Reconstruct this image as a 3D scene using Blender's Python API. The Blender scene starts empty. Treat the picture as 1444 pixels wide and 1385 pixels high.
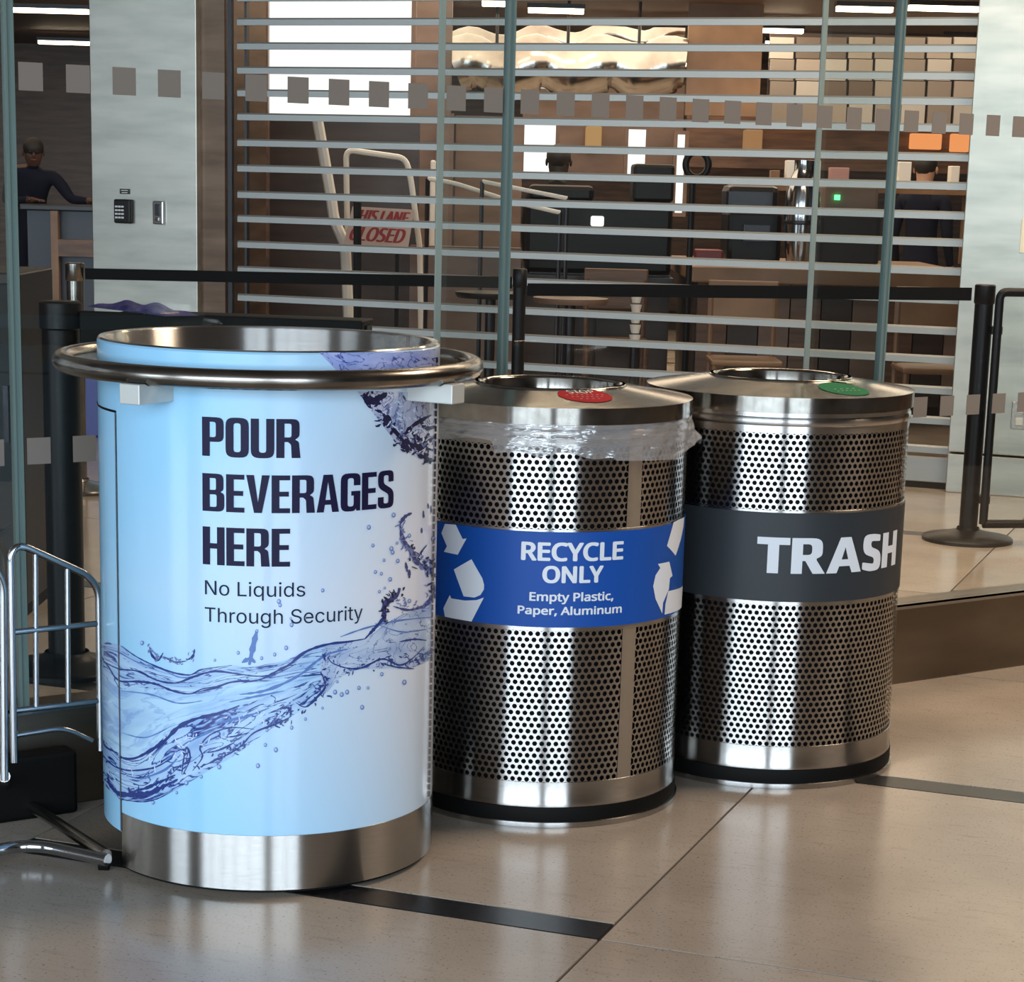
import bpy, bmesh, math, random
from mathutils import Vector, Matrix
random.seed(7)
PI = math.pi
sc = bpy.context.scene
col = sc.collection
dg = bpy.context.evaluated_depsgraph_get

# ------------------------------------------------------------------ camera
EYE = Vector((0, 0, 1.35))
FPX, CY = 3040.33, 932.5
RX = Vector((0.99965674, 0.00569119, 0.02557381))
UP = Vector((-0.02619941, 0.21715123, 0.97578632))
FW = Vector((0, 0.97612138, -0.21722579))
cd = bpy.data.cameras.new('camera')
cam = bpy.data.objects.new('camera', cd); col.objects.link(cam)
m = Matrix((( RX.x, UP.x, -FW.x, EYE.x), (RX.y, UP.y, -FW.y, EYE.y), (RX.z, UP.z, -FW.z, EYE.z), (0, 0, 0, 1)))
cam.matrix_world = m
cd.sensor_width = 36; cd.lens = FPX / 1444 * 36
cd.shift_y = (CY - 692.5) / 1444
cd.clip_end = 200
sc.camera = cam

# ------------------------------------------------------------------ world, window light, exposure
wd = bpy.data.worlds.new('world'); sc.world = wd; wd.use_nodes = True
wd.node_tree.nodes['Background'].inputs[0].default_value = (0.42, 0.38, 0.36, 1)
wd.node_tree.nodes['Background'].inputs[1].default_value = 0.24
sc.view_settings.view_transform = 'Standard'
sc.view_settings.look = 'None'
sc.view_settings.gamma = 1.0
sc.view_settings.exposure = 0.42
sc.view_settings.use_curve_mapping = False
try:
    sc.cycles.use_denoising = True
    sc.cycles.max_bounces = 10
    sc.cycles.transparent_max_bounces = 24
    sc.cycles.caustics_reflective = False
    sc.cycles.caustics_refractive = False
    sc.cycles.sample_clamp_indirect = 4
except Exception:
    pass

def area(name, loc, target, w, h, power, color):
    l = bpy.data.lights.new(name, 'AREA'); l.shape = 'RECTANGLE'; l.size = w; l.size_y = h
    l.energy = power; l.color = color
    o = bpy.data.objects.new(name, l); col.objects.link(o); o.location = loc
    o.rotation_euler = (Vector(target) - Vector(loc)).to_track_quat('-Z', 'Z').to_euler()
    return o
WIN_Y = -6.0
SKYC = (0.74, 0.88, 1.0)
WINS = [(-19.5, -12.2), (-8.6, 0.1), (1.0, 4.4)]
for a, b in WINS:
    area('window_daylight', ((a + b) / 2, WIN_Y, 2.6), ((a + b) / 2, 5, 2.6), b - a, 4.4, 64 * (b - a) * 4.4 / 3.0, SKYC)
WARM = (1.0, 0.77, 0.55)
area('shop_ceiling_light', (0.6, 15.5, 2.55), (0.6, 15.5, 0), 6.5, 6, 230, WARM)
area('shop_ceiling_light', (-5.0, 17.5, 2.55), (-5.0, 17.5, 0), 3, 6, 36, WARM)
area('hall_warm_fill', (3.2, 5.6, 4.2), (3.0, 6.2, 0), 1.6, 1.6, 150, WARM)  # warm fill added to brighten the hall and the floor at right
area('hall_warm_fill', (1.4, 8.6, 3.35), (1.4, 8.8, 0), 3.0, 0.35, 70, WARM)  # second added warm fill, in front of the shutter

# ------------------------------------------------------------------ geometry helpers
def ray(px, py):
    return FW + RX * ((px - 722) / FPX) - UP * ((py - CY) / FPX)
def at(px, py, Y):
    v = ray(px, py); return EYE + v * (Y / v.y)
def onz(px, py, z=0.0):
    v = ray(px, py); return EYE + v * ((z - EYE.z) / v.z)
def onplane(px, py, P, n):
    v = ray(px, py); return EYE + v * ((P - EYE).dot(n) / v.dot(n))
PSG, PSS = 0.5985214, 0.3547386
GD = Vector((math.cos(PSG), math.sin(PSG), 0)); GN = Vector((-GD.y, GD.x, 0)); P0 = Vector((1.07601, 5.89833, 0))
SD = Vector((math.cos(PSS), -math.sin(PSS), 0)); SN = Vector((math.sin(PSS), math.cos(PSS), 0)); S0 = Vector((2.00595, 10.00231, 0))
def G(u, n, z): return P0 + GD * u + GN * n + Vector((0, 0, z))
def S(s, n, z): return S0 + SD * s + SN * n + Vector((0, 0, z))
def onG(px, py, n=0.05):
    w = onplane(px, py, G(0, n, 0), GN); return (w - P0).dot(GD), w.z
def onS(px, py, n=0.0):
    w = onplane(px, py, S(0, n, 0), SN); return (w - S0).dot(SD), w.z
def oncyl(px, py, c, R):
    """(angle from -Y, z) where a pixel's ray meets an upright cylinder"""
    v = ray(px, py); a = v.x**2 + v.y**2
    dx, dy = EYE.x - c[0], EYE.y - c[1]
    b = 2 * (v.x * dx + v.y * dy); q = dx * dx + dy * dy - R * R
    t = (-b - math.sqrt(max(0, b * b - 4 * a * q))) / (2 * a)
    P = EYE + v * t
    return math.atan2(P.x - c[0], -(P.y - c[1])), P.z

class MB:
    def __init__(s): s.v = []; s.f = []; s.uv = None
    def add(s, vs, fs):
        k = len(s.v); s.v += [Vector(p) for p in vs]; s.f += [tuple(i + k for i in f) for f in fs]; return s
    def box8(s, p):
        return s.add(p, [(0, 3, 2, 1), (4, 5, 6, 7), (0, 1, 5, 4), (1, 2, 6, 5), (2, 3, 7, 6), (3, 0, 4, 7)])
    def box(s, o, a, b, c, A, B, C):
        """box from origin o along unit axes a,b,c with ranges A,B,C"""
        P = [o + a * x + b * y + c * z for z in C for x, y in ((A[0], B[0]), (A[1], B[0]), (A[1], B[1]), (A[0], B[1]))]
        return s.box8(P)
    def tube(s, path, r, n=10, closed=False, cap=True):
        pts = [Vector(p) for p in path]; N = len(pts); rings = []
        rr = r if isinstance(r, (list, tuple)) else [r] * N
        prev = None
        for i, p in enumerate(pts):
            if closed: t = pts[(i + 1) % N] - pts[i - 1]
            else: t = pts[min(i + 1, N - 1)] - pts[max(i - 1, 0)]
            t.normalize()
            if prev is None:
                a = Vector((0, 0, 1)) if abs(t.z) < .9 else Vector((1, 0, 0))
                x = t.cross(a).normalized()
            else:
                x = (prev - t * prev.dot(t)).normalized()
            prev = x; y = t.cross(x)
            rings.append([p + (x * math.cos(2 * PI * k / n) + y * math.sin(2 * PI * k / n)) * rr[i] for k in range(n)])
        k0 = len(s.v)
        for q in rings: s.v += q
        M = N if closed else N - 1
        for i in range(M):
            j = (i + 1) % N
            for k in range(n):
                l = (k + 1) % n
                s.f.append((k0 + i * n + k, k0 + i * n + l, k0 + j * n + l, k0 + j * n + k))
        if cap and not closed:
            s.f.append(tuple(k0 + k for k in range(n - 1, -1, -1))); s.f.append(tuple(k0 + (N - 1) * n + k for k in range(n)))
        return s
    def lathe(s, c, prof, n=96, a0=0.0, a1=2 * PI, close=False):
        """profile [(r,z)] around vertical axis at c; angle from -Y"""
        full = abs(a1 - a0 - 2 * PI) < 1e-6; M = n if full else n + 1; K = len(prof); k0 = len(s.v)
        for i in range(M):
            t = a0 + (a1 - a0) * i / n
            for r, z in prof: s.v.append(Vector((c[0] + r * math.sin(t), c[1] - r * math.cos(t), z)))
        for i in range(n):
            j = (i + 1) % M if full else i + 1
            for k in range(K if close else K - 1):
                l = (k + 1) % K
                s.f.append((k0 + i * K + k, k0 + j * K + k, k0 + j * K + l, k0 + i * K + l))
        return s
    def disc(s, c, r, z, n=48):
        k = len(s.v)
        s.v += [Vector((c[0] + r * math.sin(2 * PI * i / n), c[1] - r * math.cos(2 * PI * i / n), z)) for i in range(n)]
        s.f.append(tuple(range(k, k + n))); return s
    def ell(s, c, rx, ry, rz, n=14, m=9):
        k0 = len(s.v); c = Vector(c)
        for j in range(m + 1):
            p = PI * j / m
            for i in range(n):
                t = 2 * PI * i / n
                s.v.append(c + Vector((rx * math.sin(p) * math.cos(t), ry * math.sin(p) * math.sin(t), rz * math.cos(p))))
        for j in range(m):
            for i in range(n):
                l = (i + 1) % n
                s.f.append((k0 + j * n + i, k0 + (j + 1) * n + i, k0 + (j + 1) * n + l, k0 + j * n + l))
        return s

def tag(o, label=None, cat=None, group=None, kind=None):
    if label: o['label'] = label
    if cat: o['category'] = cat
    if group: o['group'] = group
    if kind: o['kind'] = kind
    return o
def empty(name, loc, label, cat, group=None, rz=0):
    o = bpy.data.objects.new(name, None); col.objects.link(o); o.location = loc; o.rotation_euler = (0, 0, rz)
    o.empty_display_size = .05
    return tag(o, label, cat, group)
def worldmat(o):
    M = Matrix.Translation(o.location) @ o.rotation_euler.to_matrix().to_4x4()
    return worldmat(o.parent) @ M if o.parent else M
def link(name, me, parent=None):
    o = bpy.data.objects.new(name, me); col.objects.link(o)
    if parent: o.parent = parent
    return o
def build(mb, name, mat, parent=None, smooth=False, bevel=0.0, origin=None):
    """world-space verts -> one object; local to its parent or to its own base"""
    me = bpy.data.meshes.new(name)
    vs = mb.v
    if parent is not None:
        P = worldmat(parent)
        c = sum(vs, Vector()) / len(vs)
        I = P.inverted(); base = I @ c
        loc = base; L = [I @ v - base for v in vs]
    else:
        if origin is None:
            xs = [v.x for v in vs]; ys = [v.y for v in vs]
            origin = Vector(((min(xs) + max(xs)) / 2, (min(ys) + max(ys)) / 2, min(v.z for v in vs)))
        loc = origin; L = [v - origin for v in vs]
    me.from_pydata([tuple(v) for v in L], [], mb.f); me.update()
    if mb.uv:
        uvl = me.uv_layers.new(name='UVMap')
        for lp in me.loops: uvl.data[lp.index].uv = mb.uv[lp.vertex_index]
    if smooth:
        me.polygons.foreach_set('use_smooth', [True] * len(me.polygons))
    for mm in (mat if isinstance(mat, (list, tuple)) else [mat]): me.materials.append(mm)
    o = link(name, me, parent); o.location = loc
    if smooth:
        bm = bmesh.new(); bm.from_mesh(me)
        for e in bm.edges:
            if len(e.link_faces) == 2 and e.calc_face_angle(0) > math.radians(38): e.smooth = False
        bm.to_mesh(me); bm.free()
    if bevel:
        b = o.modifiers.new('bevel', 'BEVEL'); b.width = bevel; b.segments = 2; b.limit_method = 'ANGLE'
    return o
def struct(mb, name, mat, parent=None, **k):
    o = build(mb, name, mat, parent, **k)
    if parent is None: o['kind'] = 'structure'
    return o
X, Y_, Z = Vector((1, 0, 0)), Vector((0, 1, 0)), Vector((0, 0, 1))

# ------------------------------------------------------------------ materials
def mat(name, c, rough=.5, metal=0.0, **k):
    m = bpy.data.materials.new(name); m.use_nodes = True
    b = m.node_tree.nodes['Principled BSDF']
    b.inputs['Base Color'].default_value = (*c, 1); b.inputs['Roughness'].default_value = rough; b.inputs['Metallic'].default_value = metal
    for kk, v in k.items(): b.inputs[kk.replace('_', ' ')].default_value = v
    return m
def nd(m, t, **k):
    n = m.node_tree.nodes.new(t)
    for a, v in k.items(): setattr(n, a, v)
    return n
def lk(m, a, b): m.node_tree.links.new(a, b)
def vary(m, c1, c2, scale=8, stretch=(1, 1, 1), detail=4, bump=0.0, rough=None, coord='Object', p=(.35, .65)):
    """noise colour variation between c1 and c2"""
    b = m.node_tree.nodes['Principled BSDF']
    tc = nd(m, 'ShaderNodeTexCoord'); mp = nd(m, 'ShaderNodeMapping'); mp.inputs['Scale'].default_value = stretch
    nz = nd(m, 'ShaderNodeTexNoise'); nz.inputs['Scale'].default_value = scale; nz.inputs['Detail'].default_value = detail
    cr = nd(m, 'ShaderNodeValToRGB'); cr.color_ramp.elements[0].color = (*c1, 1); cr.color_ramp.elements[1].color = (*c2, 1)
    cr.color_ramp.elements[0].position = p[0]; cr.color_ramp.elements[1].position = p[1]
    lk(m, tc.outputs[coord], mp.inputs[0]); lk(m, mp.outputs[0], nz.inputs['Vector']); lk(m, nz.outputs['Fac'], cr.inputs[0]); lk(m, cr.outputs[0], b.inputs['Base Color'])
    if bump:
        bp = nd(m, 'ShaderNodeBump'); bp.inputs['Strength'].default_value = bump; bp.inputs['Distance'].default_value = .002
        lk(m, nz.outputs['Fac'], bp.inputs['Height']); lk(m, bp.outputs[0], b.inputs['Normal'])
    if rough:
        mr = nd(m, 'ShaderNodeMapRange'); mr.inputs[3].default_value = rough[0]; mr.inputs[4].default_value = rough[1]
        lk(m, nz.outputs['Fac'], mr.inputs[0]); lk(m, mr.outputs[0], b.inputs['Roughness'])
    return m
def emis(name, c, s):
    m = mat(name, (0, 0, 0)); b = m.node_tree.nodes['Principled BSDF']
    b.inputs['Emission Color'].default_value = (*c, 1); b.inputs['Emission Strength'].default_value = s
    return m
ROT = 0.25
LIDM0 = vary(mat('lid_steel', (.6, .6, .6), .22, 1), (.30, .28, .25), (.37, .35, .32), 30, rough=(.12, .17))
def brushed(m, aniso=.8, rot=0.0):
    b = m.node_tree.nodes['Principled BSDF']; g = nd(m, 'ShaderNodeNewGeometry'); cz = nd(m, 'ShaderNodeVectorMath', operation='CROSS_PRODUCT'); cz.inputs[0].default_value = (0, 0, 1)
    nn = nd(m, 'ShaderNodeVectorMath', operation='NORMALIZE')
    lk(m, g.outputs['True Normal'], cz.inputs[1]); lk(m, cz.outputs[0], nn.inputs[0]); lk(m, nn.outputs[0], b.inputs['Tangent'])
    b.inputs['Anisotropic'].default_value = aniso; b.inputs['Anisotropic Rotation'].default_value = rot
    return m
STEEL = brushed(vary(mat('brushed_steel', (.6, .6, .6), .3, 1), (.44, .43, .415), (.50, .49, .475), 30, (1, 1, 30), rough=(.22, .28)), 1.0, ROT)
LIDM = brushed(LIDM0, .8, ROT)
CHROME = mat('chrome', (.46, .47, .49), .12, 1)
DCHROME = vary(mat('worn_steel_tube', (.4, .38, .36), .22, 1), (.22, .20, .18), (.32, .30, .275), 12, rough=(.17, .28))
COLM = vary(mat('column_steel', (.6, .6, .6), .35, 1), (.44, .425, .38), (.60, .575, .52), 2.2, (1, 1, 5), rough=(.34, .48))
BRONZE = vary(mat('bronze_cladding', (.2, .15, .12), .4, .6), (.10, .062, .042), (.19, .125, .09), 2, (1, 1, 6), rough=(.3, .45))
CURBM = vary(mat('curb_bronze_metal', (.2, .17, .13), .35, 1), (.17, .14, .11), (.27, .225, .175), 1.5, (1, 1, 3), rough=(.3, .45))
SLATM = mat('aluminium_slat', (.34, .35, .35), .42, .6)
BLACK = mat('black_plastic', (.006, .006, .007), .4, Specular_IOR_Level=.25)
BLACKM = mat('black_powder_coat', (.005, .005, .006), .4, Specular_IOR_Level=.25)
RUBBER = mat('black_rubber', (.003, .003, .003), .6, Specular_IOR_Level=.15)
BELTM = mat('black_webbing', (.006, .006, .007), .8, Specular_IOR_Level=.1)
LINER = mat('black_liner_bag', (.003, .003, .004), .6, Specular_IOR_Level=.1)
GREYBAND = mat('charcoal_vinyl', (.028, .033, .038), .45, Specular_IOR_Level=.3)
BLUEV = mat('blue_vinyl', (.006, .07, .34), .42, Specular_IOR_Level=.3)
WHITEV = mat('white_vinyl', (.72, .75, .80), .4)
NAVYV = mat('navy_print', (.010, .008, .040), .5, Specular_IOR_Level=.2)
REDV = mat('red_vinyl', (.42, .014, .022), .75, Specular_IOR_Level=.15)
GREENV = mat('green_vinyl', (.012, .16, .06), .75, Specular_IOR_Level=.15)
BRACKM = mat('satin_bracket', (.60, .61, .58), .35, .3)
EDGEG = mat('glass_green_edge', (.13, .185, .175), .3)
FRIT = mat('grey_frit', (.19, .165, .145), .7, Specular_IOR_Level=.2)
WOOD = vary(mat('brown_wood', (.2, .1, .05), .4), (.085, .042, .024), (.17, .088, .05), 3, (1, 1, 8))
WOODL = vary(mat('tan_wood', (.3, .18, .1), .4), (.18, .095, .048), (.28, .16, .085), 3, (1, 6, 1))
DARKW = vary(mat('dark_panel', (.04, .03, .025), .4), (.026, .014, .010), (.052, .030, .022), 2, (1, 1, 6))
TAUPE = vary(mat('taupe_panel', (.2, .15, .12), .45), (.14, .088, .064), (.23, .15, .115), 2, (1, 1, 3))
PALE = mat('pale_paint', (.88, .86, .82), .4)
DARKF = mat('dark_grey_metal', (.03, .03, .035), .3, .5)
BLUEBOX = mat('blue_plastic', (.008, .015, .20), .35)
PURPLE = vary(mat('purple_fabric', (.05, .04, .2), .7), (.018, .012, .08), (.07, .06, .24), 18)

def glass(name, tint, refl=1.0, ior=1.5):
    m = bpy.data.materials.new(name); m.use_nodes = True; nt = m.node_tree; nt.nodes.clear()
    o = nd(m, 'ShaderNodeOutputMaterial'); t = nd(m, 'ShaderNodeBsdfTransparent'); g = nd(m, 'ShaderNodeBsdfGlossy'); mx = nd(m, 'ShaderNodeMixShader'); f = nd(m, 'ShaderNodeFresnel')
    t.inputs[0].default_value = (*tint, 1); g.inputs['Roughness'].default_value = 0.0; f.inputs[0].default_value = ior
    g.inputs[0].default_value = (refl, refl, refl, 1)
    ge = nd(m, 'ShaderNodeNewGeometry'); io = nd(m, 'ShaderNodeMapRange'); io.inputs[3].default_value = ior; io.inputs[4].default_value = 1 / ior
    lk(m, ge.outputs['Backfacing'], io.inputs[0]); lk(m, io.outputs[0], f.inputs[0])
    lk(m, f.outputs[0], mx.inputs[0]); lk(m, t.outputs[0], mx.inputs[1]); lk(m, g.outputs[0], mx.inputs[2]); lk(m, mx.outputs[0], o.inputs[0])
    return m
GLASS = glass('clear_glass', (.96, .975, .965), .8)
FINGLASS = glass('fin_glass', (.93, .95, .94), .8)

def tilemat():
    m = mat('stone_tile', (.3, .25, .2), .3)
    b = m.node_tree.nodes['Principled BSDF']
    tc = nd(m, 'ShaderNodeTexCoord'); oi = nd(m, 'ShaderNodeObjectInfo')
    n1 = nd(m, 'ShaderNodeTexNoise'); n1.inputs['Scale'].default_value = 2.2; n1.inputs['Detail'].default_value = 6
    n2 = nd(m, 'ShaderNodeTexNoise'); n2.inputs['Scale'].default_value = 160; n2.inputs['Detail'].default_value = 3
    mp = nd(m, 'ShaderNodeMapping'); mp.inputs['Scale'].default_value = (10, 60, 1); mp.inputs['Rotation'].default_value = (0, 0, .36)
    n3 = nd(m, 'ShaderNodeTexNoise'); n3.inputs['Scale'].default_value = 1.0; n3.inputs['Detail'].default_value = 3
    lk(m, tc.outputs['Object'], n1.inputs['Vector']); lk(m, tc.outputs['Object'], n2.inputs['Vector']); lk(m, tc.outputs['Object'], mp.inputs[0]); lk(m, mp.outputs[0], n3.inputs['Vector'])
    c1 = nd(m, 'ShaderNodeValToRGB'); e = c1.color_ramp.elements; e[0].position = .3; e[0].color = (.35, .292, .24, 1); e[1].position = .7; e[1].color = (.48, .41, .34, 1)
    lk(m, n1.outputs['Fac'], c1.inputs[0])
    c2 = nd(m, 'ShaderNodeValToRGB'); e = c2.color_ramp.elements; e[0].position = .28; e[0].color = (.45, .42, .40, 1); e[1].position = .40; e[1].color = (1, 1, 1, 1)
    lk(m, n2.outputs['Fac'], c2.inputs[0])
    c3 = nd(m, 'ShaderNodeValToRGB'); e = c3.color_ramp.elements; e[0].position = .25; e[0].color = (.82, .81, .80, 1); e[1].position = .42; e[1].color = (1, 1, 1, 1)
    lk(m, n3.outputs['Fac'], c3.inputs[0])
    x1 = nd(m, 'ShaderNodeMixRGB', blend_type='MULTIPLY'); x1.inputs[0].default_value = 1
    x2 = nd(m, 'ShaderNodeMixRGB', blend_type='MULTIPLY'); x2.inputs[0].default_value = 1
    lk(m, c1.outputs[0], x1.inputs[1]); lk(m, c2.outputs[0], x1.inputs[2]); lk(m, x1.outputs[0], x2.inputs[1]); lk(m, c3.outputs[0], x2.inputs[2])
    lk(m, x2.outputs[0], b.inputs['Base Color'])
    mr = nd(m, 'ShaderNodeMapRange'); mr.inputs[3].default_value = .12; mr.inputs[4].default_value = .26
    lk(m, n1.outputs['Fac'], mr.inputs[0]); lk(m, mr.outputs[0], b.inputs['Roughness'])
    return m
TILE = tilemat()
STRIPM = vary(mat('dark_stone_strip', (.03, .03, .03), .3), (.008, .008, .009), (.020, .019, .020), 90)
JOINT = mat('dark_joint', (.035, .028, .025), .6)

# ------------------------------------------------------------------ floor
def F(u, v, z=0): return SD * u + SN * v + Vector((0, 0, z))
floor = struct(MB().box(Vector((0, 0, 0)), SD, SN, Z, (-24, 14), (-12, 32), (-.12, -.004)), 'floor', JOINT)
U0, V0, MOD, SW = -1.137, 3.569, 1.265, .092
tile_meshes = {}
def slab(name, u0, u1, v0, v1, mt):
    key = (round(u1 - u0, 3), round(v1 - v0, 3), mt.name)
    if key not in tile_meshes:
        me = bpy.data.meshes.new(name); h = .0030
        a, b = (u1 - u0) / 2 - h, (v1 - v0) / 2 - h
        mb = MB().box(Vector((0, 0, 0)), X, Y_, Z, (-a, a), (-b, b), (-.004, 0))
        me.from_pydata([tuple(v) for v in mb.v], [], mb.f); me.materials.append(mt); me.update(); tile_meshes[key] = me
    o = link(name, tile_meshes[key], floor)
    c = F((u0 + u1) / 2, (v0 + v1) / 2) - floor.location
    o.location = c; o.rotation_euler = (0, 0, -PSS)
    return o
for i in range(-5, 4):
    for j in range(-5, 13):
        u0 = U0 + i * MOD; v0 = V0 + j * MOD
        if (i + j) % 2:                      # dark strip along the near edge of this tile
            slab('dark_strip', u0, u0 + MOD, v0, v0 + SW, STRIPM)
            slab('tile', u0, u0 + MOD, v0 + SW, v0 + MOD, TILE)
        else:
            slab('tile', u0, u0 + MOD, v0, v0 + MOD, TILE)

# ------------------------------------------------------------------ hall shell behind the camera (daylight windows)
WALLM = mat('hall_wall_paint', (.06, .05, .045), .6)
HCEIL = mat('hall_ceiling_paint', (.16, .13, .11), .7)
wb = MB()
xs = [-21, WINS[0][0], WINS[0][1], WINS[1][0], WINS[1][1], WINS[2][0], WINS[2][1], 9]
for k in range(0, 8, 2):
    wb.box(Vector((0, 0, 0)), X, Y_, Z, (xs[k], xs[k + 1]), (WIN_Y - .35, WIN_Y + .15), (0, 5.2))
for a, b in WINS:
    wb.box(Vector((0, 0, 0)), X, Y_, Z, (a, b), (WIN_Y - .35, WIN_Y + .1), (0, .38)); wb.box(Vector((0, 0, 0)), X, Y_, Z, (a, b), (WIN_Y - .35, WIN_Y + .1), (4.85, 5.2))
struct(wb, 'wall_back', WALLM)
for n, (a, b) in enumerate(WINS):
    f = MB(); k = max(1, round((b - a) / 1.9))
    for i in range(1, k):
        x = a + (b - a) * i / k
        f.box(Vector((x, WIN_Y, 0)), X, Y_, Z, (-.05, .05), (.02, .14), (.38, 4.85))
    f.box(Vector((a, WIN_Y, 0)), X, Y_, Z, (0, b - a), (.02, .12), (2.95, 3.03))
    struct(f, 'window_%d' % (n + 1), DARKF)
struct(MB().box(Vector((0, 0, 0)), X, Y_, Z, (9, 9.2), (-6.3, 9.4), (0, 5.2)), 'wall_right', WALLM)
struct(MB().box(Vector((0, 0, 0)), X, Y_, Z, (-21, 9.2), (-6.3, 7.6), (5.2, 5.35)), 'ceiling', HCEIL)

# ------------------------------------------------------------------ shop front: columns, jamb, shutter header
def Sbox(mb, s, n, z): return mb.box(S(0, 0, 0), SD, SN, Z, s, n, z)
CF = -.10
sL0 = onS(125, 0, CF)[0]; sL1 = onS(276, 0, CF)[0]
zj = onS(1390, 643, CF)[1]
struct(Sbox(MB(), (sL0, sL1), (CF, .42), (0, 3.2)), 'wall_left', COLM, bevel=.004)
sR0 = onS(1381, 0, CF)[0]
wr = struct(Sbox(MB(), (sR0, sR0 + 1.6), (CF, .55), (zj + .008, 3.2)), 'wall_front', COLM, bevel=.004)
struct(Sbox(MB(), (sR0, sR0 + 1.6), (CF, .55), (0, zj)), 'baseboard_right', COLM, bevel=.004)
struct(Sbox(MB(), (sL1, -3.745), (-.06, .4), (0, 3.2)), 'trim_1', BRONZE)
hd = struct(Sbox(MB(), (sL0 - 3.6, sR0 + 1.6), (CF, .5), (3.2, 3.6)), 'trim_2', BRONZE)

# shutter
sh = empty('roller_shutter', S(-1.85, 0, 0), 'open grille roller shutter of horizontal aluminium slats between the two steel columns', 'shutter')
zs = [.181, .316, .456, .597, .729, .870, .999, 1.128, 1.249, 1.380, 1.507, 1.635, 1.752, 1.863, 1.981, 2.098] + [2.213 + .118 * k for k in range(9)]
for z in zs:
    if z > 3.15: break
    mb = MB(); a, b = S(-3.70, 0, z), S(sR0 - .004, 0, z)
    prof = [(-.011, -.017), (-.011, .011), (-.004, .019), (.004, .019), (.011, .011), (.011, -.017)]
    vs = [p + SN * n + Z * q for p in (a, b) for n, q in prof]
    fs = [(i, (i + 1) % 6, 6 + (i + 1) % 6, 6 + i) for i in range(6)] + [(5, 4, 3, 2, 1, 0), (6, 7, 8, 9, 10, 11)]
    build(mb.add(vs, fs), 'slat', SLATM, sh)
    # dark lip under each slat
build(Sbox(MB(), (-3.70, sR0 - .004), (-.02, .02), (.030, .145)), 'bottom_bar', SLATM, sh, bevel=.003)
build(Sbox(MB(), (-3.70, sR0 - .004), (-.015, .015), (.0, .030)), 'rubber_seal', RUBBER, sh)
for s in (-3.725, ):
    build(Sbox(MB(), (s - .012, s + .012), (-.045, -.02), (0, 3.2)), 'guide_track', DARKF, sh)
    build(Sbox(MB(), (s + .045, s + .058), (.03, .06), (0, 3.2)), 'guide_track', DARKF, sh)

# ------------------------------------------------------------------ keypad, switch, sockets on the columns
def Splate(mb, px, py, w, h, d, n=CF, dz=0.0, ds=0.0):
    s, z = onS(px, py, n)
    return Sbox(mb, (s - w / 2 + ds, s + w / 2 + ds), (n - d, n), (z - h / 2 + dz, z + h / 2 + dz))
kp0 = S(onS(176, 298, CF)[0], CF, onS(176, 298, CF)[1])
kp = empty('keypad', kp0, 'black door keypad with twelve pale keys on the left steel column', 'keypad')
build(Splate(MB(), 176.5, 298, .098, .122, .035), 'housing', BLACK, kp, bevel=.008)
for r in range(4):
    for c_ in range(3):
        build(Splate(MB(), 173.5, 298, .014, .009, .039, ds=(c_ - 1) * .018, dz=.024 - r * .0185), 'key', WHITEV, kp, bevel=.001)
lp0 = S(onS(176, 271, CF)[0], CF, onS(176, 271, CF)[1])
lb = empty('label_plate', lp0, 'small dark label plate above the black keypad', 'plate')
build(Splate(MB(), 176.5, 270, .058, .026, .006), 'plate', DARKF, lb, bevel=.001)
build(Splate(MB(), 176.5, 268.6, .040, .003, .0066), 'printed_line', PALE, lb); build(Splate(MB(), 176.5, 271.6, .034, .003, .0066), 'printed_line', PALE, lb)
ks = empty('key_switch', S(onS(225, 300, CF)[0], CF, onS(225, 300, CF)[1]), 'small steel key switch box to the right of the keypad', 'switch')
build(Splate(MB(), 225, 300, .062, .118, .02), 'cover', CHROME, ks, bevel=.006)
build(Splate(MB(), 225, 296, .028, .058, .026), 'rocker', DARKF, ks, bevel=.003)
build(Splate(MB(), 225, 309, .022, .02, .028), 'lock_barrel', STEEL, ks, bevel=.004)
so = empty('wall_socket', S(onS(1437, 586, CF)[0], CF, onS(1437, 586, CF)[1]), 'steel double power socket low on the right column', 'socket')
build(Splate(MB(), 1438, 586, .075, .125, .008), 'cover_plate', STEEL, so, bevel=.003)
for dz in (-.028, .028): build(Splate(MB(), 1438, 586, .034, .036, .012, dz=dz), 'outlet', mat('ivory_plastic', (.6, .6, .58), .4), so, bevel=.004)
bp = empty('cover_plate', S(onS(1442, 340, CF)[0], CF, onS(1442, 340, CF)[1]), 'cream blank plate at eye height on the right column', 'plate')
build(Splate(MB(), 1449, 333, .06, .15, .008), 'plate', mat('cream_plastic', (.72, .68, .55), .4), bp, bevel=.003)
build(Splate(MB(), 1449, 333, .008, .008, .011), 'screw', STEEL, bp)

# ------------------------------------------------------------------ glass screen on its curb
curb = struct(MB().box(P0, GD, GN, Z, (-5.0, 3.2), (0, .13), (0, .216)), 'trim_3', CURBM, bevel=.004)
struct(MB().box(P0, GD, GN, Z, (-5.0, 3.2), (-.006, .018), (.214, .222)), 'trim_4', STEEL)
GNP = .055
breaks = [onG(10, 0, GNP)[0], onG(722, 0, GNP)[0], onG(1274, 0, GNP)[0]]
step = 1.24
edges = [breaks[0] - step, *breaks, breaks[-1] + step, breaks[-1] + 2 * step]
zq = {'hi': onG(240, 118, GNP)[1], 'lo': onG(51, 636, GNP)[1]}
sq_me = None
uref = onG(175, 115, GNP)[0]
SP = (onG(1077, 160.5, GNP)[0] - onG(175, 115, GNP)[0]) / 17
SCR = empty('glass_screen', G(-1, GNP, .216), 'clear glass screen with rows of small grey squares standing on the bronze curb', 'glass screen')
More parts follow.
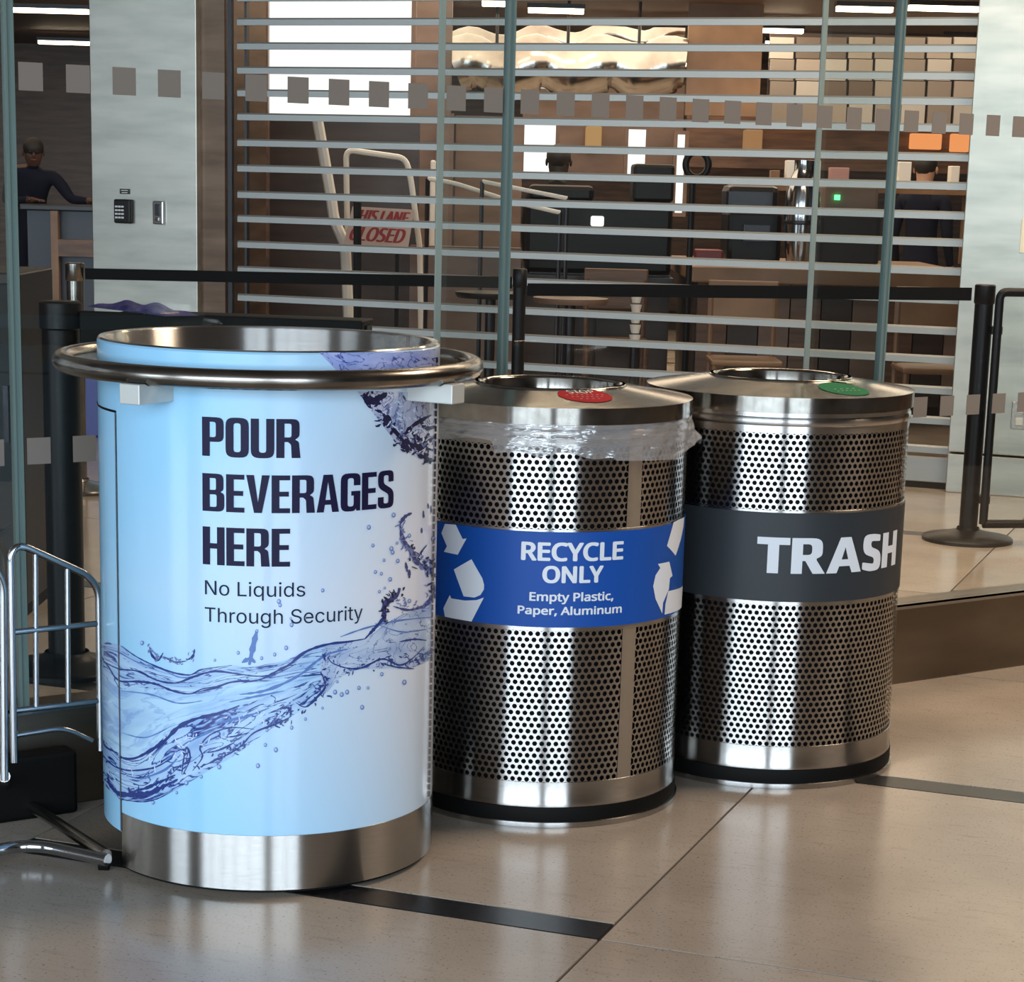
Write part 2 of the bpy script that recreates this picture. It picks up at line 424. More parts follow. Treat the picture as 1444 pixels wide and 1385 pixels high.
for i in range(len(edges) - 2):
    a, b = edges[i] + .008, edges[i + 1] - .008
    t = build(MB().box(P0, GD, GN, Z, (a, b), (GNP, GNP + .004), (.2165, 3.4)), 'pane', GLASS, SCR)
    for e0, e1 in ((a - .0035, a + .002), (b - .002, b + .0035)):
        build(MB().box(P0, GD, GN, Z, (e0, e1), (GNP - .006, GNP + .010), (.216, 3.4)), 'polished_edge', EDGEG, t)
    for key in ('hi', 'lo'):
        for k in range(-14, 40):
            u = uref + k * SP
            if a + .02 < u < b - .02:
                w = .0262
                build(MB().box(P0, GD, GN, Z, (u - w, u + w), (GNP - .0012, GNP - .0004), (zq[key] - .028, zq[key] + .028)), 'frit_square', FRIT, t)
for k, u in enumerate(breaks):
    t = build(MB().box(P0, GD, GN, Z, (u - .008, u + .008), (GNP + .014, GNP + .30), (.2165 - .21, 3.4)), 'fin', FINGLASS, SCR)
    build(MB().box(P0, GD, GN, Z, (u - .0085, u + .0085), (GNP + .298, GNP + .3035), (.0, 3.4)), 'polished_edge', mat('pale_glass_edge', (.45, .50, .48), .2), t)
    build(MB().box(P0, GD, GN, Z, (u - .0095, u + .0095), (GNP - .003, GNP + .014), (.216, 3.4)), 'silicone_joint', EDGEG, t)

# ------------------------------------------------------------------ lettering helpers (flat print wrapped on a cylinder)
def curve_mesh(contours):
    cu = bpy.data.curves.new('c', 'CURVE'); cu.dimensions = '2D'; cu.fill_mode = 'BOTH'
    for c in contours:
        sp = cu.splines.new('POLY'); sp.points.add(len(c) - 1)
        for p, q in zip(sp.points, c): p.co = (q[0], q[1], 0, 1)
        sp.use_cyclic_u = True
    o = bpy.data.objects.new('tmp', cu); col.objects.link(o); bpy.context.view_layer.update()
    me = bpy.data.meshes.new_from_object(o.evaluated_get(dg())); bpy.data.objects.remove(o); return me
import os
FONTS = {}
for _k, _f in (('sans', 'Inter.woff2'), ('humanist', 'NotoSansHebrew-Regular.woff2'), ('humanist', 'NotoSansHebrew-VariableFont_wdth,wght.woff2')):
    try: FONTS[_k] = bpy.data.fonts.load(os.path.join(bpy.utils.system_resource('DATAFILES', path='fonts'), _f))   # Blender's own bundled typefaces
    except Exception: pass
def text_mesh(s, offset=0.0, shear=0.0, spacing=1.0, font=None):
    cu = bpy.data.curves.new('t', 'FONT'); cu.body = s; cu.fill_mode = 'BOTH'; cu.offset = offset; cu.shear = shear; cu.space_character = spacing
    if font in FONTS: cu.font = FONTS[font]
    o = bpy.data.objects.new('tmp', cu); col.objects.link(o); bpy.context.view_layer.update()
    me = bpy.data.meshes.new_from_object(o.evaluated_get(dg())); bpy.data.objects.remove(o); return me
def capheight(offset=0.0, font=None):
    me = text_mesh('H', offset, font=font); ys = [v.co.y for v in me.vertices]; return min(ys), max(ys)
def fit_mesh(me, u0, u1, zb, zc, y0, y1):
    xs = [v.co.x for v in me.vertices]; a, b = min(xs), max(xs)
    for v in me.vertices:
        v.co.x = u0 + (v.co.x - a) / (b - a) * (u1 - u0); v.co.y = zb + (v.co.y - y0) / (y1 - y0) * (zc - zb)
def rounded(pts, seg=5):
    out = []; n = len(pts)
    for i, (x, y, *r) in enumerate(pts):
        r = r[0] if r else 0
        if r <= 0: out.append((x, y)); continue
        p = Vector((x, y)); a = Vector(pts[i - 1][:2]) - p; b = Vector(pts[(i + 1) % n][:2]) - p
        ra = min(r, a.length * .5); rb = min(r, b.length * .5)
        A = p + a.normalized() * ra; B = p + b.normalized() * rb
        for k in range(seg + 1):
            t = k / seg; kk = .22
            q = A * (1 - t)**2 + p * 2 * t * (1 - t) + B * t * t
            q = q + (p - q) * kk * (2 * t * (1 - t))
            out.append(tuple(q))
    return out
GL = {
 'P': (.53, [[(0,0),(.19,0),(.19,.37),(.53,.37,.18),(.53,1,.18),(0,1)], [(.19,.49),(.34,.49,.07),(.34,.88,.07),(.19,.88)]]),
 'O': (.55, [[(0,-.01,.22),(.55,-.01,.22),(.55,1.01,.22),(0,1.01,.22)], [(.19,.13,.08),(.36,.13,.08),(.36,.87,.08),(.19,.87,.08)]]),
 'U': (.55, [[(0,1),(0,-.01,.22),(.55,-.01,.22),(.55,1),(.36,1),(.36,.13,.08),(.19,.13,.08),(.19,1)]]),
 'R': (.57, [[(0,0),(.19,0),(.19,.41),(.27,.41),(.345,.35,.06),(.36,0),(.57,0),(.53,.42,.06),(.44,.47,.02),(.545,.55,.1),(.545,1,.18),(0,1)], [(.19,.53),(.355,.53,.06),(.355,.88,.06),(.19,.88)]]),
 'B': (.56, [[(0,0),(.56,0,.18),(.56,.47,.12),(.46,.52,.02),(.54,.57,.1),(.54,1,.17),(0,1)], [(.19,.12),(.365,.12,.06),(.365,.45,.06),(.19,.45)], [(.19,.57),(.35,.57,.05),(.35,.88,.05),(.19,.88)]]),
 'E': (.45, [[(0,0),(.45,0),(.45,.13),(.19,.13),(.19,.44),(.42,.44),(.42,.57),(.19,.57),(.19,.87),(.45,.87),(.45,1),(0,1)]]),
 'V': (.57, [[(.19,0),(.38,0),(.57,1),(.38,1),(.285,.28),(.19,1),(0,1)]]),
 'A': (.58, [[(0,0),(.18,0),(.21,.2),(.37,.2),(.40,0),(.58,0),(.41,1),(.17,1)], [(.225,.33),(.355,.33),(.29,.82)]]),
 'G': (.55, [[(0,-.01,.22),(.38,-.01,.12),(.42,.06),(.44,0),(.55,0),(.55,.53),(.29,.53),(.29,.41),(.36,.41),(.36,.12,.08),(.19,.12,.08),(.19,.88,.08),(.36,.88,.08),(.36,.68),(.55,.68),(.55,1.01,.22),(0,1.01,.22)]]),
 'S': (.54, [[(0,.3),(0,-.01,.2),(.54,-.01,.2),(.54,.46,.17),(.19,.66,.08),(.19,.88,.06),(.35,.88,.06),(.35,.7),(.53,.7),(.53,1.01,.2),(0,1.01,.2),(0,.56,.17),(.355,.36,.08),(.355,.12,.06),(.19,.12,.06),(.19,.3)]]),
 'H': (.56, [[(0,0),(.19,0),(.19,.43),(.37,.43),(.37,0),(.56,0),(.56,1),(.37,1),(.37,.57),(.19,.57),(.19,1),(0,1)]]),
}
def block_word(word, gap=.045):
    cs = []; x = 0
    for ch in word:
        w, con = GL[ch]
        for c in con: cs.append([(px + x, py) for px, py in rounded(c)])
        x += w + gap
    return curve_mesh(cs)
def wrap(me, name, mt, parent, c, R, eps=.0006, step=.012, uvfn=None):
    """flat mesh in (arc length, z) laid on an upright cylinder of radius R"""
    mb = MB()
    for q_, m_ in enumerate(me if isinstance(me, list) else [me]): _wrap_one(mb, m_, c, R, eps + q_ * .00012, step)
    return build(mb, name, mt, parent)
def _wrap_one(mb, me, c, R, eps, step):
    bm = bmesh.new(); bm.from_mesh(me)
    xs = [v.co.x for v in bm.verts]; a, b = min(xs), max(xs)
    k = math.floor(a / step) + 1
    while k * step < b:
        bmesh.ops.bisect_plane(bm, geom=bm.verts[:] + bm.edges[:] + bm.faces[:], plane_co=(k * step, 0, 0), plane_no=(1, 0, 0), dist=1e-6); k += 1
    bm.verts.ensure_lookup_table(); bm.verts.index_update(); k0 = len(mb.v)
    for v in bm.verts:
        t = v.co.x / R; r = R + eps
        mb.v.append(Vector((c[0] + r * math.sin(t), c[1] - r * math.cos(t), v.co.y)))
    for f in bm.faces:
        idx = tuple(k0 + v.index for v in f.verts)
        n = f.normal.z
        mb.f.append(idx if n > 0 else idx[::-1])
    bm.free()

# ------------------------------------------------------------------ white drinks bin
PC = (-.4912, 4.2625); PR = .334
pb = empty('drinks_bin', (PC[0], PC[1], 0), 'tall white cylindrical bin printed with splashing water reading pour beverages here', 'bin')
def bin_gradient_mat():
    m = mat('pale_blue_gradient', (.6, .75, .9), .22)
    b = m.node_tree.nodes['Principled BSDF']; b.inputs['Coat Weight'].default_value = .4; b.inputs['Coat Roughness'].default_value = .08
    tc = nd(m, 'ShaderNodeTexCoord'); sp = nd(m, 'ShaderNodeSeparateXYZ'); lk(m, tc.outputs['Object'], sp.inputs[0])
    tc.object = pb
    # gradient: pale blue at left and foot, near white at upper right
    a1 = nd(m, 'ShaderNodeMath', operation='MULTIPLY_ADD'); a1.inputs[1].default_value = 1.15; a1.inputs[2].default_value = .50
    lk(m, sp.outputs[0], a1.inputs[0])
    a2 = nd(m, 'ShaderNodeMath', operation='ABSOLUTE'); a3 = nd(m, 'ShaderNodeMath', operation='ADD'); a3.inputs[1].default_value = -.58
    lk(m, sp.outputs[2], a3.inputs[0]); lk(m, a3.outputs[0], a2.inputs[0])
    a4 = nd(m, 'ShaderNodeMath', operation='MULTIPLY_ADD'); a4.inputs[1].default_value = -.75
    lk(m, a2.outputs[0], a4.inputs[0]); lk(m, a1.outputs[0], a4.inputs[2])
    cr = nd(m, 'ShaderNodeValToRGB'); e = cr.color_ramp.elements
    e[0].position = 0; e[0].position = .12; e[0].color = (.34, .66, .93, 1); e[1].position = .80; e[1].color = (.74, .77, .86, 1)
    lk(m, a4.outputs[0], cr.inputs[0]); lk(m, cr.outputs[0], b.inputs['Base Color'])
    return m
PRINT = bin_gradient_mat()  # bin body gradient, pale blue to near white
zk = .122
thD = math.radians(-53.0); thD2 = math.radians(-118); thS = math.radians(79.5)
# main shell: everything but the door opening; shell above the door
build(MB().lathe(PC, [(PR, zk), (PR, 1.032), (PR - .004, 1.0366)], 150, thD + .004, thD2 + 2 * PI - .004), 'body', PRINT, pb, smooth=True)
bd = build(MB().lathe(PC, [(PR, .909), (PR, 1.032), (PR - .004, 1.0366)], 30, thD2 - .004, thD + .004), 'body', PRINT, pb, smooth=True)
door = build(MB().lathe(PC, [(PR - .02, .084), (PR + .0001, .082), (PR + .0001, .905), (PR - .02, .905)], 30, thD2, thD), 'door', PRINT, pb, smooth=True)
build(MB().lathe(PC, [(PR + .0022, .084), (PR + .0022, .905)], 2, thD - .006, thD + .008), 'hinge', mat('hinge_grey', (.16, .17, .2), .35, .6), door)
build(MB().lathe(PC, [(PR - .0005, .903), (PR + .0016, .910)], 30, thD2, thD), 'gap', RUBBER, door)
hp = MB()
for k in range(60):
    z = .13 + k * .0148; t = thS
    p = Vector((PC[0] + (PR + .001) * math.sin(t), PC[1] - (PR + .001) * math.cos(t), z))
    hp.tube([p, p + Z * .011], .0035, 6)
tag(build(hp, 'piano_hinge', CHROME, pb), kind='stuff')
build(MB().lathe(PC, [(PR + .0008, zk), (PR + .0008, 1.03)], 1, thS - .03, thS - .027), 'seam', DARKF, pb)
build(MB().lathe(PC, [(PR + .0012, .0135), (PR + .0012, zk), (PR - .004, zk + .001)], 150, thD + .006, thD2 + 2 * PI), 'kick_plate', STEEL, pb, smooth=True)
build(MB().lathe(PC, [(PR - .012, .016), (PR - .012, zk)], 3, thD - .03, thD + .02), 'kick_return', STEEL, pb, smooth=True)
build(MB().lathe(PC, [(.22, 0), (.22, .3)], 48), 'inner_frame', RUBBER, pb)
build(MB().lathe(PC, [(PR - .02, .008), (PR - .004, .008), (PR - .004, .05)], 96, thD + .01, thD2 + 2 * PI), 'floor_skirt', RUBBER, pb)
build(MB().lathe(PC, [(PR - .001, 1.0362), (PR - .004, 1.039), (PR - .016, 1.038), (PR - .019, 1.034), (PR - .021, .965), (PR - .03, .952), (.2, .945), (.10, .938), (.06, .935), (.055, .915)], 128), 'basin', STEEL, pb, smooth=True)
build(MB().disc(PC, .056, .918), 'drain', RUBBER, pb)
# bumper ring
RR, RZ, RT = .4015, .992, .0185
build(MB().tube([(PC[0] + RR * math.sin(2 * PI * i / 120), PC[1] - RR * math.cos(2 * PI * i / 120), RZ) for i in range(120)], RT, 16, closed=True), 'bumper_ring', DCHROME, pb, smooth=True)
for ang in (-29, 61, 151, 241):
    t = math.radians(ang); rd = Vector((math.sin(t), -math.cos(t), 0)); tg = Vector((math.cos(t), math.sin(t), 0)); o = Vector((PC[0], PC[1], 0))
    mb = MB(); w = .023
    prof = [(PR - .01, .940), (PR + .098, .940), (PR + .098, .977), (RR + .012, .977), (RR + .004, .973), (RR - .008, .975), (RR - .014, .984), (PR - .01, .984)]
    n = len(prof); vs = [o + rd * r + tg * s + Z * z for s in (-w, w) for r, z in prof]
    fs = [tuple(range(n - 1, -1, -1)), tuple(range(n, 2 * n))] + [(i, (i + 1) % n, n + (i + 1) % n, n + i) for i in range(n)]
    build(mb.add(vs, fs), 'bracket', BRACKM, pb, bevel=.002)
# printed lettering
def th(px, py): return oncyl(px, py, PC, PR)
def D(t): return math.radians(t) * PR
for w, a, b, z0, z1 in (('POUR', -15.0, 16.2, .8445, .9160), ('BEVERAGES', -15.0, 50.6, .7425, .8125), ('HERE', -15.0, 13.0, .6425, .7135)):
    me = block_word(w); fit_mesh(me, D(a), D(b), z0, z1, 0, 1)
    wrap(me, 'lettering', NAVYV, pb, PC, PR, .0012)
c0, c1 = capheight(0, 'sans')
SLATE = mat('slate_print', (.012, .02, .05), .6, Specular_IOR_Level=.15)
for w, a, b, z0, z1 in (('No Liquids', -14.3, 17.9, .5858, .6125), ('Through Security', -14.4, 38.0, .5346, .5616)):
    me = text_mesh(w, .0, font='sans'); fit_mesh(me, D(a), D(b), z0, z1, c0, c1)
    wrap(me, 'lettering', SLATE, pb, PC, PR, .0014)
# water artwork
def watermat(name, light, mid, dark, sc_=(2.0, 9.0), th_=.045, seed=0.0):
    m = mat(name, light, .25); b = m.node_tree.nodes['Principled BSDF']; b.inputs['Coat Weight'].default_value = .4; b.inputs['Coat Roughness'].default_value = .08
    uv = nd(m, 'ShaderNodeUVMap'); mp = nd(m, 'ShaderNodeMapping'); mp.inputs['Scale'].default_value = (sc_[0], sc_[1], 1); mp.inputs['Location'].default_value = (seed, seed, 0)
    n1 = nd(m, 'ShaderNodeTexNoise'); n1.inputs['Scale'].default_value = 1.6; n1.inputs['Detail'].default_value = 5; n1.inputs['Distortion'].default_value = .9
    lk(m, uv.outputs[0], mp.inputs[0]); lk(m, mp.outputs[0], n1.inputs['Vector'])
    s = nd(m, 'ShaderNodeMath', operation='SUBTRACT'); s.inputs[1].default_value = .5; ab = nd(m, 'ShaderNodeMath', operation='ABSOLUTE')
    lk(m, n1.outputs['Fac'], s.inputs[0]); lk(m, s.outputs[0], ab.inputs[0])
    c1 = nd(m, 'ShaderNodeValToRGB'); e = c1.color_ramp.elements; e[0].position = th_ * .35; e[0].color = (*dark, 1); e[1].position = th_ * 1.8; e[1].color = (*light, 1)
    x = e.new(th_); x.color = (*mid, 1)
    lk(m, ab.outputs[0], c1.inputs[0])
    n2 = nd(m, 'ShaderNodeTexNoise'); n2.inputs['Scale'].default_value = .9; n2.inputs['Detail'].default_value = 3; lk(m, mp.outputs[0], n2.inputs['Vector'])
    c2 = nd(m, 'ShaderNodeValToRGB'); e = c2.color_ramp.elements; e[0].position = .35; e[0].color = (.62, .70, .85, 1); e[1].position = .6; e[1].color = (1, 1, 1, 1)
    lk(m, n2.outputs['Fac'], c2.inputs[0])
    mx = nd(m, 'ShaderNodeMixRGB', blend_type='MULTIPLY'); mx.inputs[0].default_value = 1
    lk(m, c1.outputs[0], mx.inputs[1]); lk(m, c2.outputs[0], mx.inputs[2]); lk(m, mx.outputs[0], b.inputs['Base Color'])
    return m
def crop2(p): return 130 + p[0] / 2.888, 860 + p[1] / 2.888
def crop1(p): return 130 + p[0] / 2.888, 540 + p[1] / 2.888
def same(p): return p
def resample(pts, n):
    P = [Vector(p) for p in pts]; d = [0]
    for i in range(1, len(P)): d.append(d[-1] + (P[i] - P[i - 1]).length)
    out = []; k = 0
    def cr(i, t):
        a, b, c, e = P[max(i - 1, 0)], P[i], P[min(i + 1, len(P) - 1)], P[min(i + 2, len(P) - 1)]
        return .5 * ((2 * b) + (c - a) * t + (2 * a - 5 * b + 4 * c - e) * t * t + (3 * b - a - 3 * c + e) * t**3)
    for j in range(n):
        s = d[-1] * j / (n - 1)
        while k < len(P) - 2 and d[k + 1] < s: k += 1
        t = (s - d[k]) / max(1e-9, d[k + 1] - d[k]); out.append(cr(k, min(1, t)))
    return out
def onshell(px, py, eps):
    t, z = th(px, py); r = PR + eps
    return Vector((PC[0] + r * math.sin(t), PC[1] - r * math.cos(t), z))
def strip(top, bot, fn, name, mt, eps, nu=70, nv=6):
    A, B = resample(top, nu), resample(bot, nu); mb = MB(); mb.uv = []
    for i in range(nu):
        for j in range(nv + 1):
            q = A[i].lerp(B[i], j / nv); mb.v.append(onshell(*fn(q), eps)); mb.uv.append((i / nu * 4, j / nv))
    for i in range(nu - 1):
        for j in range(nv): mb.f.append((i * (nv + 1) + j, i * (nv + 1) + j + 1, (i + 1) * (nv + 1) + j + 1, (i + 1) * (nv + 1) + j))
    return build(mb, name, mt, pb, smooth=True)
W1 = watermat('water_band_print', (.46, .67, .90), (.16, .28, .60), (.02, .04, .24), (.9, 3.2), .018)
W2 = watermat('water_smooth_print', (.47, .71, .93), (.43, .65, .90), (.34, .55, .84), (.8, 2), .03, 3)
W3 = watermat('water_rough_print', (.44, .65, .90), (.14, .26, .58), (.018, .035, .22), (1.2, 2.6), .020, 7)
W4 = watermat('water_grey_print', (.50, .61, .80), (.34, .43, .66), (.08, .11, .30), (1.1, 2.4), .012, 11)
W5 = watermat('water_splash_print', (.58, .61, .76), (.38, .41, .60), (.08, .09, .26), (1.6, 1.4), .014, 5)
At = [(30,130),(110,142),(170,190),(240,225),(320,255),(400,262),(480,240),(560,226),(640,232),(720,220),(790,205),(870,165),(960,142)]
Ab = [(30,250),(110,318),(170,315),(240,322),(320,338),(400,345),(480,335),(560,310),(640,300),(720,290),(790,280),(870,272),(960,262)]
Ct = [(30,510),(110,590),(170,600),(240,565),(320,498),(400,452),(480,428),(560,400),(640,380),(720,350),(790,325),(870,295),(960,262)]
Cb = [(30,690),(110,768),(170,780),(240,780),(320,745),(400,700),(480,650),(560,605),(640,550),(720,490),(790,450),(870,395),(960,330)]
strip(At, Ab, crop2, 'water_print', W1, .0007); strip(Ab, Ct, crop2, 'water_print', W2, .0006); strip(Ct, Cb, crop2, 'water_print', W3, .0007)
strip([(930,200),(955,145),(1050,128),(1120,110),(1190,60),(1260,20),(1385,-25)], [(932,345),(955,335),(1010,275),(1080,245),(1200,238),(1300,235),(1385,200)], crop2, 'water_print', W4, .0008)
strip([(1078,35),(1180,35),(1290,38),(1398,45)], [(1085,42),(1215,215),(1300,290),(1398,328)], crop1, 'water_print', W5, .0007)
strip([(450,497),(520,497),(570,496),(618,492)], [(474,522),(520,522),(570,522),(618,520)], same, 'water_print', watermat('water_violet_print', (.42, .48, .80), (.24, .29, .62), (.05, .06, .3), (1, 1), .012, 2), .0007)
def ribbons(lines, fn, mt, eps, name='water_line'):
    mb = MB()
    for pts, w in lines:
        P = resample(pts, max(6, int(len(pts) * 5))); n = len(P); k0 = len(mb.v)
        for i, p in enumerate(P):
            t = (P[min(i + 1, n - 1)] - P[max(i - 1, 0)]); t = Vector((-t.y, t.x)).normalized()
            ww = w * (.35 + .65 * math.sin(PI * min(1, max(0, i / (n - 1))))) * (.65 + .7 * random.random()) / 2
            mb.v.append(onshell(*fn(p + t * ww), eps)); mb.v.append(onshell(*fn(p - t * ww), eps))
        for i in range(n - 1): mb.f.append((k0 + 2 * i, k0 + 2 * i + 1, k0 + 2 * i + 3, k0 + 2 * i + 2))
    return tag(build(mb, name, mt, pb), kind='stuff')
INK = mat('deep_blue_ink', (.022, .045, .22), .3); INK2 = mat('mid_blue_ink', (.10, .20, .50), .3)
ribbons([
 ([(30,180),(70,235),(110,288),(190,292),(260,302),(330,330),(400,342),(450,322),(520,310)], 9),
 ([(120,147),(180,190),(250,225),(330,255),(400,265),(440,245),(500,235),(570,226)], 6),
 ([(30,205),(110,240),(190,250),(260,285),(340,298),(420,270),(500,250),(600,262),(680,270),(760,255),(830,220)], 8),
 ([(590,292),(680,285),(760,245),(800,225),(870,170),(960,140),(1040,130),(1110,118)], 11),
 ([(430,335),(500,318),(560,296),(640,286)], 9),
 ([(110,600),(170,606),(240,572),(300,530),(350,480),(420,445),(520,420),(600,390)], 15),
 ([(30,515),(60,560),(110,585)], 7), ([(35,580),(70,620),(110,645),(170,655),(260,640),(330,600)], 7),
 ([(30,640),(70,705),(110,748),(180,752),(240,745),(300,715),(350,690)], 20),
 ([(150,742),(215,728),(280,700),(340,672)], 12),
 ([(110,770),(200,782),(270,768),(330,735)], 5), ([(370,672),(400,605),(385,560),(372,620),(366,670)], 8),
 ([(410,655),(450,600),(440,560),(480,510),(560,480),(660,486)], 7), ([(440,640),(520,605),(600,560),(660,500),(760,460),(810,430),(800,395)], 8),
 ([(470,582),(520,570),(580,540)], 7), ([(540,518),(580,515),(640,500)], 6),
 ([(830,378),(870,395),(920,350),(948,310),(930,250)], 9), ([(960,190),(975,215),(1040,238),(1100,235),(1180,200),(1250,225),(1300,200),(1350,150)], 8),
 ([(760,405),(800,400),(808,432)], 9), ([(1110,118),(1140,85),(1180,40),(1195,10)], 13), ([(1250,130),(1310,120),(1360,125)], 8),
 ([(1170,215),(1230,232),(1310,240)], 7), ([(235,150),(245,185),(270,205),(290,175)], 9), ([(385,205),(410,190),(418,160)], 9), ([(290,190),(340,212),(385,208)], 6)
], crop2, INK, .0011)
ribbons([([(40,150),(110,175),(190,215),(280,240),(360,275),(450,262)], 5), ([(120,330),(240,345),(350,380),(450,370)], 6), ([(120,500),(220,520),(330,470)], 5),
 ([(480,470),(560,450),(640,430),(720,400)], 10), ([(600,345),(700,330),(800,290),(900,230)], 12), ([(560,375),(680,350),(780,330)], 8), ([(850,260),(900,220),(960,180),(1040,160)], 10),
 ([(300,620),(360,560),(430,520),(500,490)], 8), ([(200,690),(300,650),(360,590)], 9), ([(640,225),(655,150),(672,80)], 22), ([(610,215),(640,200),(665,215)], 16),
 ([(1010,110),(1110,75),(1240,45),(1380,30)], 8), ([(1150,55),(1260,90),(1380,75)], 6)], crop2, INK2, .0010)
ribbons([([(1252,575),(1272,545),(1300,530)], 14), ([(1252,575),(1265,640),(1300,690),(1320,730),(1380,760)], 20), ([(1190,975),(1190,905),(1240,865),(1250,835)], 22), ([(1320,720),(1345,680),(1362,660)], 7),
 ([(1340,920),(1370,890),(1392,850)], 16), ([(1225,910),(1290,925),(1360,905)], 10), ([(1275,730),(1282,770)], 9), ([(1290,760),(1290,795)], 12), ([(1347,520),(1349,550)], 8), ([(1340,590),(1341,612)], 7), ([(1366,490),(1368,512)], 6), ([(1378,500),(1380,528)], 6)], crop1, W4.copy() if False else mat('grey_blue_ink', (.05, .06, .20), .3), .0010)
ribbons([([(1105,42),(1125,75),(1170,60),(1200,42)], 34), ([(1150,110),(1195,130),(1225,190),(1270,240)], 18), ([(1225,180),(1260,215),(1310,170),(1380,130)], 17), ([(1270,230),(1330,262),(1395,215)], 26), ([(1330,290),(1370,312),(1398,318)], 16),
 ([(1330,150),(1360,185),(1398,175)], 16), ([(1300,200),(1340,235),(1370,205)], 20), ([(1262,48),(1275,72)], 8)], crop1, mat('black_blue_ink', (.012, .012, .05), .3), .0011)
# rough splash clumps: many short flecks along the splashing edges
def flecks(path, fn, n, spread, wmax, lmax, mt, eps):
    P = resample(path, 60); L = []
    for _ in range(n):
        p = random.choice(P) + Vector((random.gauss(0, spread), random.gauss(0, spread))); a = random.uniform(0, 2 * PI); l = random.uniform(.3, 1) * lmax
        q = p + Vector((math.cos(a), math.sin(a))) * l; m_ = (p + q) / 2 + Vector((random.gauss(0, l * .2), random.gauss(0, l * .2)))
        lim = 1394
        L.append(([(min(x_.x, lim), x_.y) for x_ in (p, m_, q)], random.uniform(.35, 1) * wmax))
    return ribbons(L, fn, mt, eps, 'water_fleck')
DK = mat('black_blue_fleck', (.014, .016, .06), .35); MD = mat('grey_blue_fleck', (.16, .20, .42), .35); LT = mat('pale_blue_fleck', (.62, .72, .90), .35)
flecks([(1130,75),(1215,190),(1290,262),(1385,300)], crop1, 60, 13, 13, 34, DK, .0012)
flecks([(1200,120),(1270,200),(1380,230)], crop1, 45, 22, 9, 30, MD, .0011)
flecks([(1230,90),(1300,170),(1380,210)], crop1, 26, 24, 8, 30, LT, .0013)
flecks([(1100,50),(1190,60)], crop1, 16, 10, 12, 26, DK, .0012)
flecks([(1252,575),(1268,640),(1300,690),(1330,730),(1388,770)], crop1, 50, 9, 9, 26, MD, .0012)
flecks([(1300,690),(1385,765),(1390,860)], crop1, 40, 16, 9, 26, DK, .0013)
flecks([(1190,970),(1192,905),(1240,860)], crop1, 34, 9, 10, 24, DK, .0012)
flecks([(1240,900),(1330,905),(1390,850)], crop1, 30, 12, 7, 22, MD, .0012)
flecks([(235,160),(260,195),(330,205),(390,205),(415,165)], crop2, 36, 6, 8, 20, MD, .0012)
flecks([(960,190),(960,260),(940,320),(880,380),(800,420),(720,475)], crop2, 60, 13, 8, 24, INK, .0012)
flecks([(990,240),(1100,240),(1200,210),(1320,200),(1380,150)], crop2, 60, 12, 7, 22, INK, .0012)
flecks([(140,745),(230,735),(300,700),(380,640),(470,600),(600,560)], crop2, 50, 14, 8, 30, INK, .0012)
flecks([(160,650),(300,600),(400,540),(520,470),(700,400)], crop2, 40, 22, 6, 34, LT, .0012)
# droplets
def drops(lst, fn):
    a, b = MB(), MB()
    for x, y in lst:
        r = random.uniform(6, 11)
        for mb, rr, e, dx in ((a, r, .0012, 0), (b, r * .62, .0015, -r * .12)):
            k = len(mb.v); n = 10
            for i in range(n):
                t = 2 * PI * i / n
                mb.v.append(onshell(*fn((x + dx + rr * .8 * math.cos(t), y + dx + rr * math.sin(t))), e))
            mb.f.append(tuple(range(k + n - 1, k - 1, -1)))
    tag(build(a, 'droplet_rim', INK2, pb), kind='stuff'); tag(build(b, 'droplet_core', mat('droplet_light', (.42, .52, .78), .3), pb), kind='stuff')
drops([(790,155),(743,182),(690,197),(595,175),(500,205),(205,135),(705,550),(748,570),(675,635),(635,545),(445,680),(345,745),(385,705),(712,490),(812,480),(868,445),(937,400),(1015,345),(1037,335),(1085,318),(1122,318),(1098,397),(1270,295),(1178,262),(988,335),(997,293),(250,785),(518,640)], crop2)
drops([(1125,588),(1142,662),(1187,722),(1152,770),(1176,777),(1212,800),(1243,725),(1240,652),(1217,675),(1222,690),(1290,622),(1226,538),(1388,635),(1190,835),(1168,850),(1290,888),(938,845),(760,890),(765,905),(808,960),(812,985),(672,1010)], crop1)

# ------------------------------------------------------------------ perforated bins
BR = .305
def perf_panel(c, z0, rows, R, rot, seam, holer=.0053, N=127, pz=.01325):
    """sheet of hexagonal cells, each with a round hole"""
    mb = MB(); pa = 2 * PI / N; nh = 12
    def P(a, z, r=R): return Vector((c[0] + r * math.sin(a), c[1] - r * math.cos(a), z))
    for j in range(rows):
        z = z0 + j * pz
        for i in range(N):
            a = rot + (i + (.5 if j % 2 else 0)) * pa
            if seam is not None:
                dd = (a - seam + PI) % (2 * PI) - PI
                if abs(dd) < .062: continue
            k = len(mb.v)
            for q in range(nh):
                t = 2 * PI * q / nh + PI / 2
                mb.v.append(P(a + holer / R * math.cos(t), z + holer * math.sin(t)))
            for q in range(6):
                t = 2 * PI * q / 6 + PI / 2
                mb.v.append(P(a + pa / 2 / math.cos(PI / 6) * math.cos(t), z + pz * 2 / 3 * math.sin(t)))
            for q in range(6):
                h0, h1, h2 = k + 2 * q, k + (2 * q + 1) % nh, k + (2 * q + 2) % nh; a0, a1 = k + nh + q, k + nh + (q + 1) % 6
                mb.f += [(h0, a0, h1), (h1, a0, a1), (h1, a1, h2)]
    return mb
